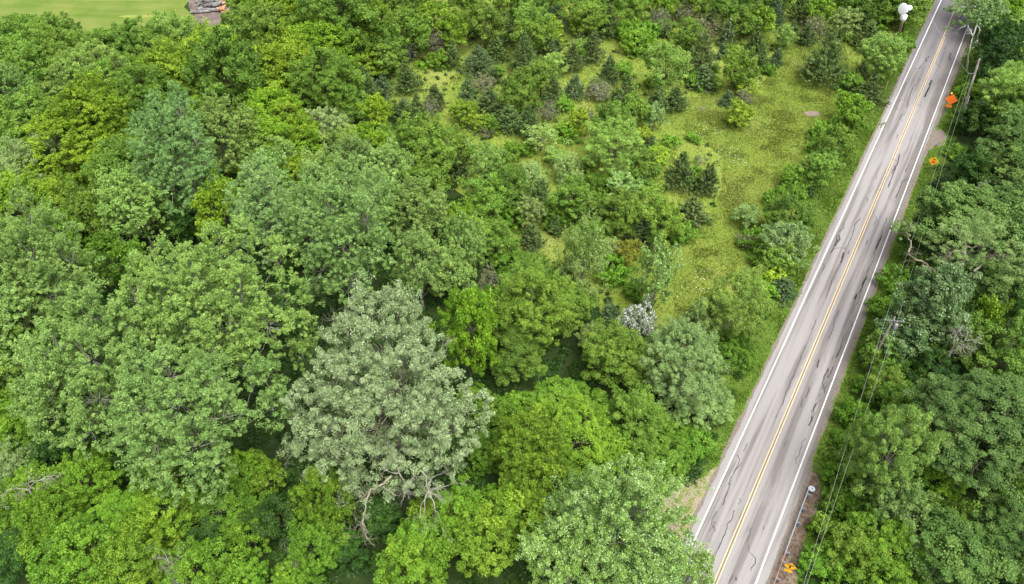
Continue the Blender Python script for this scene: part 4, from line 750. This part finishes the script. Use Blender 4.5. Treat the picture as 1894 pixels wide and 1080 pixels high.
mb = MB(); mb.tube([(.75, -.1, 8.4), (.75, -.1, 8.5), (.75, -.1, 9.3), (.75, -.1, 9.42)], [.20, .28, .28, .18], 14); t_ = mb.build('transformer', M_CAN, e, True)
mb = MB(); mb.tube([(.75, -.1, 9.44), (.75, -.1, 9.66)], [.08, .05], 8); mb.build('cap', M_RCAN, t_)
pole2_top = Vector((e.location.x + .25, e.location.y - .16, 10.1))
b1 = P(1773, 231); v1t = P(1812, 108, 9.6); e = empty('utility_pole', b1); tag(e, 'bare grey utility pole standing behind the orange roadworks sign', 'pole'); v = v1t - b1
mb = MB(); mb.tube([(0, 0, -.3), tuple(v * .5), tuple(v)], [.24, .21, .17], 10); mb.build('shaft', M_POLE, e, True)
mb = MB(); q = v * .78; mb.box((q.x - .55, q.y - .1, q.z), (1.3, .09, .1)); mb.build('bracket', M_CAN, e)
mb = MB(); q = v * .02; mb.tube([(q.x + .25, q.y - .25, .0), tuple(v * .45 + Vector((.2, -.2, 0)))], [.05, .05], 6); mb.build('cable_guard', M_GALV, e)
bracket_tip = b1 + v * .78 + Vector((-1.15, -.1, 0))
# siren
b = P(1658, 76); tp = P(1675.5, 20, 11.0); e = empty('warning_siren', b); tag(e, 'white warning siren with a round horn on a reddish wooden pole', 'siren'); v = tp - b
mb = MB(); mb.tube([(0, 0, -.3), tuple(v * .5), tuple(v * .86)], [.26, .22, .18], 10); mb.build('shaft', M_RPOLE, e, True)
top = Vector(v)
mb = MB(); q = top - Vector((0, 0, 1.1)); mb.tube([tuple(q + Vector((0, 0, -.65))), tuple(q + Vector((0, 0, -.5))), tuple(q + Vector((0, 0, .25))), tuple(q + Vector((0, 0, .45)))], [.42, .60, .60, .40], 18); mb.build('motor_housing', M_SIREN, e, True)
hd = Vector((-.78, -.45, .12)).normalized(); q = top + Vector((.15, .1, .45))
mb = MB(); mb.tube([tuple(q + hd * a) for a in (-.85, -.75, -.2, .15, .6, 1.05, 1.25, 1.27)], [.30, .50, .52, .38, .48, .80, 1.02, .96], 22); mb.build('horn', M_SIREN, e, True)
mb = MB(); mb.tube([tuple(q + Vector((0, 0, -.7))), tuple(q + Vector((0, 0, -.3)))], [.30, .34], 12); mb.build('neck', M_SIREN, e, True)
# wires: a sagging pair along the poles, a lighter one across the road
def wire(a, b, sag, r, label, n=26):
    a, b = Vector(a), Vector(b); e = empty('overhead_cable', a); mb = MB()
    mb.tube([tuple((b - a) * (i / n) + Vector((0, 0, -4 * sag * (i / n) * (1 - i / n)))) for i in range(n + 1)], r, 5); o = mb.build('strand', M_WIRE, e, True); return tag(e, label, 'cable')
near = [P(1487, 1082, 8.6), P(1493, 1082, 9.0)]
for k, q in enumerate(near):
    a = pole2_top + Vector((-.95 + 1.3 * k, .14 - .2 * k, .05)); dv = (q - a); wire(a, a + dv * 1.35, .5, .012, ['twin overhead cable on the road side, running from the crossarm towards the guardrail', 'twin overhead cable on the woods side, running from the crossarm towards the guardrail'][k])
for k in range(2):
    a = pole2_top + Vector((-.95 + 1.3 * k, .14 - .2 * k, .05)); wire(a, bracket_tip + Vector((.5 * k, 0, .1)), 1.0, .011, ['cable over the hedge between the two utility poles, on the road side', 'cable over the hedge between the two utility poles, on the woods side'][k])
wire(bracket_tip, P(1712, 12, 9.5), .5, .018, 'thin cable crossing high over the far end of the road')
# guardrail
S0, S1 = st(P(1452, 1024, .6))[0], st(P(1497, 903, .6))[0]; TG = st(P(1474, 965, .65))[1]
prof = [(.0, .43), (.07, .47), (.08, .51), (.0, .55), (.0, .60), (.08, .64), (.07, .69), (.0, .73)]
e = empty('guardrail', RP(S0, TG), -RA); tag(e, 'silver steel guardrail with a round end cap on the gravel edge of the road', 'guardrail')
def wbeam(y0, y1):
    mb = MB(); n = len(prof); ny = max(2, int((y1 - y0) / 1.0)); yy = [y0 + (y1 - y0) * i / ny for i in range(ny + 1)]; V = []
    for y in yy: V += [(-x, y, z) for x, z in prof]
    for y in yy: V += [(-x + .02, y, z) for x, z in prof]
    h = (ny + 1) * n; F = []
    for i in range(ny):
        for k in range(n - 1): a = i * n + k; F += [(a, a + 1, a + n + 1, a + n), (h + a, h + a + n, h + a + n + 1, h + a + 1)]
        F += [(i * n, i * n + n, h + i * n + n, h + i * n), (i * n + n - 1, h + i * n + n - 1, h + (i + 1) * n + n - 1, (i + 1) * n + n - 1)]
    mb.add(V, F); return mb
LG = S1 - S0
wbeam(0, LG - .1).build('beam', M_GALV, e)
a0 = [(.0, LG - .1)]; mb = MB()
arc = [(-.05 + .30 * (1 - math.cos(t)), LG - .1 + .34 * math.sin(t)) for t in np.linspace(0, 3.6, 16)]
V = [(x, y, z) for x, y in arc for z in (.40, .76)] ; mb.add(V, [(2 * i, 2 * i + 1, 2 * i + 3, 2 * i + 2) for i in range(15)])
mb.tube([(.26, LG - .05, .755), (.26, LG - .05, .775)], [.36, .36], 20); mb.build('end_cap', M_GALV, e)
mb = MB(); mb.tube([(.30, LG - .02, .776), (.30, LG - .02, .79)], [.07, .07], 10); mb.build('bolt', M_BLOCK, e)
for f in (.02, .46, .68, .9):
    y = LG * f; mb = MB(); mb.box((.13, y, .55), (.20, .16, .40)); bl = mb.build('block', M_BLOCK, e)
    mb = MB(); mb.box((.30, y, .30), (.12, .16, 1.0)); mb.build('post', M_BLOCK, e)
e = empty('guardrail', RP(S0 - 14, TG), -RA); tag(e, 'rusty guardrail continuing from the silver one past the yellow T sign', 'guardrail')
wbeam(0, 13.96).build('beam', M_RUST, e)
for y in (1, 3, 5, 7, 9, 11, 13):
    mb = MB(); mb.box((.13, y, .55), (.20, .16, .36)); mb.build('block', M_BLOCK, e); mb = MB(); mb.box((.30, y, .27), (.12, .16, .94)); mb.build('post', M_BLOCK, e)
# small roadside things
q = P(1637, 167); e = empty('marker_post', q, -.4); mb = MB(); mb.box((0, 0, .8), (.16, .16, 1.8)); mb.build('shaft', M_RPOLE, e); mb = MB(); mb.box((0, 0, 1.78), (.22, .22, .12)); mb.build('cap', M_RUST, e); tag(e, 'short brown wooden marker post on the verge left of the road', 'post')
q = P(1637, 499); mb = MB(); mb.add([(-.25, -.12, .05), (.2, -.16, .02), (.28, .1, .1), (-.15, .16, .03), (0, 0, .2)], [(0, 1, 4), (1, 2, 4), (2, 3, 4), (3, 0, 4), (3, 2, 1, 0)]); o = mb.build('litter_bag', M_WHT); o.location = (q.x, q.y, .1); tag(o, 'crumpled white plastic bag lying on the right-hand verge', 'litter')
for k, (x, y) in enumerate([(154, 84), (167, 88), (170, 97)]):
    q = P(x, y); e = empty('fence_post', q, k); mb = MB(); mb.tube([(0, 0, -.1), (.05, 0, 1.7), (.04, 0, 2.0)], [.17, .16, .12], 8); mb.build('shaft', M_RUST if k == 2 else BK['dark'], e)
    tag(e, ['dark wooden fence post at the lawn edge, farthest from the wood yard', 'dark wooden fence post at the lawn edge, between the other two', 'rusty brown fence post at the lawn edge, nearest the trees'][k], 'post', 'fence posts at the lawn edge')
# wood yard: grey weathered logs, pale blocks and a heap of split orange wood
M_LG = barkmat('weathered_log', (.05, .047, .046), (.15, .142, .138), 1.2); M_END = simple('log_end', (.19, .18, .175), .85, var=.25); M_OR = simple('split_wood', (.30, .145, .08), .85, var=.35, scale=2); M_BL = simple('fresh_wood', (.45, .31, .17), .85, var=.25, scale=2)
yr = random.Random(12)
def log_at(px, py, z, L, r, ang, tilt, name, label, grp, m1, m2, sides=9):
    q = P(px, py); e = empty(name, (q.x, q.y, z)); e.rotation_euler = (0, tilt, ang)
    mb = MB(); rr_ = [r * yr.uniform(.85, 1.1) for _ in range(4)]; mb.tube([(-L / 2 + L * k / 3, yr.uniform(-.05, .05), 0) for k in range(4)], rr_, sides, cap=False); mb.build('bark', m1, e)
    mb = MB()
    for sx, rq in ((-1, rr_[0]), (1, rr_[3])): mb.add([(sx * L / 2, rq * math.cos(2 * math.pi * k / sides), rq * math.sin(2 * math.pi * k / sides)) for k in range(sides)], [tuple(range(sides)) if sx > 0 else tuple(range(sides - 1, -1, -1))])
    mb.build('cut_face', m2, e); return tag(e, label, 'log', grp)
for k in range(34):
    u = yr.random(); px, py = 366 + 38 * u + yr.uniform(-4, 14) * (k % 3 == 0), 23 - 22 * yr.random() ** .8 - (0 if u > .2 else 0)
    lev = k // 12; log_at(px + lev * 3, py - lev * 1.5, .35 + lev * .75, yr.uniform(.9, 2.0), yr.uniform(.25, .5), yr.uniform(0, 3.14), yr.uniform(-.25, .25), 'log', 'weathered grey log in the tumbled pile at the wood yard edge', 'grey logs in the wood yard pile', M_LG, M_END)
log_at(372, 24.5, .35, 4.2, .33, .15, 0, 'log', 'long slim grey log lying at the foot of the pile, toward the lawn', 'grey logs in the wood yard pile', M_LG, M_END); log_at(387, 21, .4, 4.5, .36, -.08, 0, 'log', 'long pale log lying along the front of the grey pile', 'grey logs in the wood yard pile', M_LG, M_END)
for k in range(30):
    a = yr.random(); px, py = 404 + 18 * a, 24 - 22 * yr.random()
    log_at(px, py, .2 + .5 * (k // 14), yr.uniform(.7, 1.3), yr.uniform(.16, .3), yr.uniform(0, 3.14), yr.uniform(-.4, .4), 'split_log', 'split orange-brown log in the heap beside the grey log pile', 'split orange logs', M_OR, M_OR, 4)
for k in range(12):
    log_at(416 + 3 * k + yr.uniform(-2, 2), 3 + yr.uniform(-3, 2), .4 + .6 * (k % 2), yr.uniform(.9, 1.5), yr.uniform(.3, .45), 1.2 + yr.uniform(-.3, .3), 0, 'split_log', 'pale yellow freshly cut log stacked behind the orange heap', 'fresh pale logs', M_LG if k % 3 == 0 else M_BL, M_BL)
# dead trees and bare snags
dead_tree(708, 22, 9, 7, 'bare grey dead tree between the leafy woods and the thicket', 101, r=.13, depth=4)
dead_tree(628, 545, 9, 6, 'dead grey snag in the dark gap behind the silver willow', 102, r=.12)
dead_tree(1793, 590, 14, 6, 'dead grey tree with fanning bare twigs beside the silvery oak', 103, r=.10, depth=4)
dead_tree(1877, 600, 14, 6, 'dead grey tree with bare twigs at the frame edge below the twisted tree', 104, r=.10, depth=4)
dead_tree(1852, 322, 12, 6, 'pale dead tree with long bare limbs above the roadside oaks', 105, lean=(-2, 0), r=.14, depth=4, spread=.9)
dead_tree(1767, 1000, 10, 6, 'white dead branches rising in the dark gap between the oaks', 106, r=.13, depth=2)
dead_tree(1700, 985, 9, 5, 'small dead snag between the light roadside trees and the oaks', 107, r=.09, depth=2)
dead_tree(18, 860, 13, 6, 'dead grey treetop among the yellow-green trees at the frame edge', 108, r=.09, depth=4)
dead_tree(538, 1015, 8, 5, 'dead brush of arching bare twigs below the silver willow', 109, r=.06, depth=4, spread=1.0)
dead_tree(228, 505, 17, 7, 'pair of dead pale stems in front of the yellow-green tree', 110, r=.12, depth=1, spread=.3)
dead_tree(310, 1020, 11, 6, 'white bare branches in a gap among the yellow-green trees', 111, r=.09, depth=3)
# ------------------------------------------------------------------ a label that singles out every plant
MARK = [('silver-grey willow', 725, 735, 0), ('yellow T sign', 1461, 1075, 0), ('orange roadworks sign', 1757, 200, 0), ('red octagon sign', 1722, 315, 0), ('silver guardrail', 1474, 970, 0), ('white siren', 1658, 76, 0), ('crossarm pole', 1625, 680, 0), ('bare grey pole', 1773, 231, 0), ('wood yard', 400, 20, 0), ('huge many-topped poplar', 415, 570, 14), ('tall blue-green poplar', 342, 295, 11), ('ragged edge poplar', 80, 515, 13), ('drooping poplar', 370, 765, 11.5), ('far big poplar', 645, 435, 12), ('slim pale poplar', 490, 400, 11), ('pullout poplar', 1150, 960, 9), ('fence posts', 163, 90, 0), ('lawn', 260, 70, 0), ('burnt patch', 1502, 210, 0), ('gravel pullout', 1265, 930, 0), ('twisted half-bare tree', 1775, 455, 12), ('white-barked tree', 1787, 137, 0), ('small brown marker post', 1637, 165, 0), ('field entrance', 1735, 258, 0), ('bare grey dead tree', 708, 22, 7), ('white plastic bag', 1637, 499, 0)]
MAN = {
 ('wf', 1170, 622): ('shrub covered in blue-white blossom, beside the pale sage tree', 'white-blossom shrub'),
 ('gd', 1162, 472): ('golden-yellow shrub between the two white-flecked poplars near the meadow', 'golden-yellow shrub'),
 ('br', 905, 527): ('tan-brown withered bush at the edge of the poplars, behind the narrow yellow-green tree', 'withered tan bush'),
 ('ce', 1530, 103): ('lone dark cedar standing free in the far end of the meadow', 'lone meadow cedar'),
 ('ye', 1367, 214): ('lime-yellow bush standing in the open meadow below two brown shrubs', 'lime-yellow meadow bush'),
 ('sp', 1077, 495): ('white-flecked poplar, broad and full, left of the golden-yellow shrub', 'broad white-flecked poplar'),
 ('sp', 1215, 520): ('slim white-flecked poplar at the meadow edge, right of the golden-yellow shrub', 'slim white-flecked poplar'),
 ('bx', 868, 630): ('tall narrow yellow-green tree standing right behind the silver-grey willow', 'narrow yellow-green tree'),
 ('oa', 1800, 790): ('largest dark green oak, with a dome of layered foliage across from the pullout', 'largest roadside oak'),
 ('os', 1732, 560): ('largest silver-tipped dark oak, beside the crossarm pole', 'silver-tipped oak'),
 ('ye', 217, 284): ('lime-yellow bushy treetop in the yellow-green woods, the brightest there', 'lime-yellow treetop'),
 ('ye', 672, 127): ('small lime-yellow treetop where the woods meet the cedar thicket', 'lime-yellow thicket treetop'),
 ('ye', 858, 210): ('bright lime-yellow shrub alone in the middle of the cedar thicket', 'bright thicket shrub'),
 ('ao', 598, 238): ('pale sage-green round tree in the middle of the far yellow-green woods', 'round sage tree'),
 ('ao', 1262, 680): ('big pale sage-green tree leaning over the verge near the pullout', 'big sage tree'),
 ('bs', 885, 107): ('wide silvery blue-green cedar at the head of the thicket', 'silvery thicket cedar'),
 ('bs', 1027, 27): ('wide blue-green cedar high in the thicket near the far edge', 'high blue-green cedar'),
 ('lo', 1230, 122): ('tall light green feathery tree with dark cedars at its foot, by the meadow', 'feathery meadow-edge tree'),
 ('lo', 1137, 275): ('pale feathery round tree in the middle of the thicket, near the meadow', 'round feathery tree'),
 ('lo', 1642, 100): ('light feathery tree beside the road, below the white siren', 'feathery roadside tree'),
 ('lo', 1355, 573): ('light green feathery tree at the near tip of the meadow', 'feathery meadow-tip tree'),
 ('lo', 1640, 850): ('tall light yellow-green feathery tree beside the twin cables', 'feathery cable-side tree'),
 ('ao', 1462, 453): ('pale sage tree in the hedge between the meadow and the road', 'sage hedge tree'),
 ('hs', 1050, 765): ('broad bright green shrub mass in front of the white-blossom shrub', 'broad bright shrub'),
 ('bx', 235, 965): ('widest yellow-green crown in the near woods below the poplars', 'widest yellow-green crown'),
 ('bx', 1050, 815): ('wide yellow-green crown between the willow and the pullout poplar', 'wide pullout-side crown'),
 ('mg', 420, 145): ('tall mid-green tree with hanging foliage in the far woods', 'hanging mid-green tree'),
 ('bx', 128, 275): ('broad yellow-green crown in the far woods near the frame edge', 'broad far crown'),
 ('ce', 1260, 310): ('large dark cedar with a dead brown patch beside it, on the meadow edge', 'meadow-edge cedar'),
}
NOUN = {k: v.noun for k, v in K.items()}; NOUN['os'] = 'silver-tipped dark oak'
GROUP = {'bx': 'yellow-green trees of the woods', 'mg': 'mid-green trees', 'dk': 'dark green trees of the understorey', 'cw': 'grey-green poplars', 'sp': 'white-flecked poplars', 'oa': 'dark oaks right of the road', 'os': 'silver-tipped oaks', 'ao': 'sage-green trees', 'lo': 'feathery light trees', 'ce': 'dark cedars of the thicket', 'bs': 'blue-green cedars', 'hs': 'bright green shrubs', 'ye': 'lime-yellow shrubs', 'gd': 'golden shrubs', 'br': 'brown twiggy shrubs', 'wf': 'blossoming shrubs'}
marks = [(n, P(x, y, z)) for n, x, y, z in MARK]; done = set()
for q in PLANTS:
    key = q[7] if len(q) > 7 else None
    if key in MAN and key not in done:
        done.add(key); q[0]['label'], nm = MAN[key]; marks.append((nm, Vector((q[2], q[3], 0)))); q.append('named')
        if q[1] in GROUP: q[0]['group'] = GROUP[q[1]]
buckets = {}
for q in PLANTS:
    if q[0].get('label'): continue
    p_ = Vector((q[2], q[3], 0)); S = K[q[1]]; r = q[4]; side_of = st(p_)[1]
    lim = (1.0, 2.3) if S.cat == 'shrub' else ((1.3, 2.5) if S.form == 'cone' else (2.2, 4.6))
    size = 'small ' if r < lim[0] else ('large ' if r > lim[1] else '')
    best = min(((m_[1] - p_).to_2d().length, m_[0], m_[1]) for m_ in marks if (st(m_[1])[1] > 0) == (side_of > 0))
    v = p_ - best[2]; al, sd_ = v.dot(D), v.dot(NR) * (-1 if side_of > 0 else 1)
    dr = ('beyond the %s' if al > 0 else 'in front of the %s') if abs(al) > abs(sd_) else ('on the road side of the %s' if sd_ > 0 else 'away from the road past the %s')
    buckets.setdefault((size + NOUN[q[1]], dr % best[1]), []).append((v.length, q))
    q[0]['group'] = GROUP[q[1]]
ORD = ['nearest one', 'second one', 'third one', 'fourth one', 'fifth one', 'sixth one', 'seventh one', 'eighth one', 'ninth one', 'tenth one', 'eleventh one', 'twelfth one']
for (desc, where), lst in buckets.items():
    lst.sort(key=lambda a: a[0])
    if len((desc + where).split()) > 12: desc = desc.replace(' leafy', '')
    for i, (_, q) in enumerate(lst): q[0]['label'] = '%s, %s%s' % (desc, ORD[min(i, 11)] + ' ' if len(lst) > 1 else '', where)
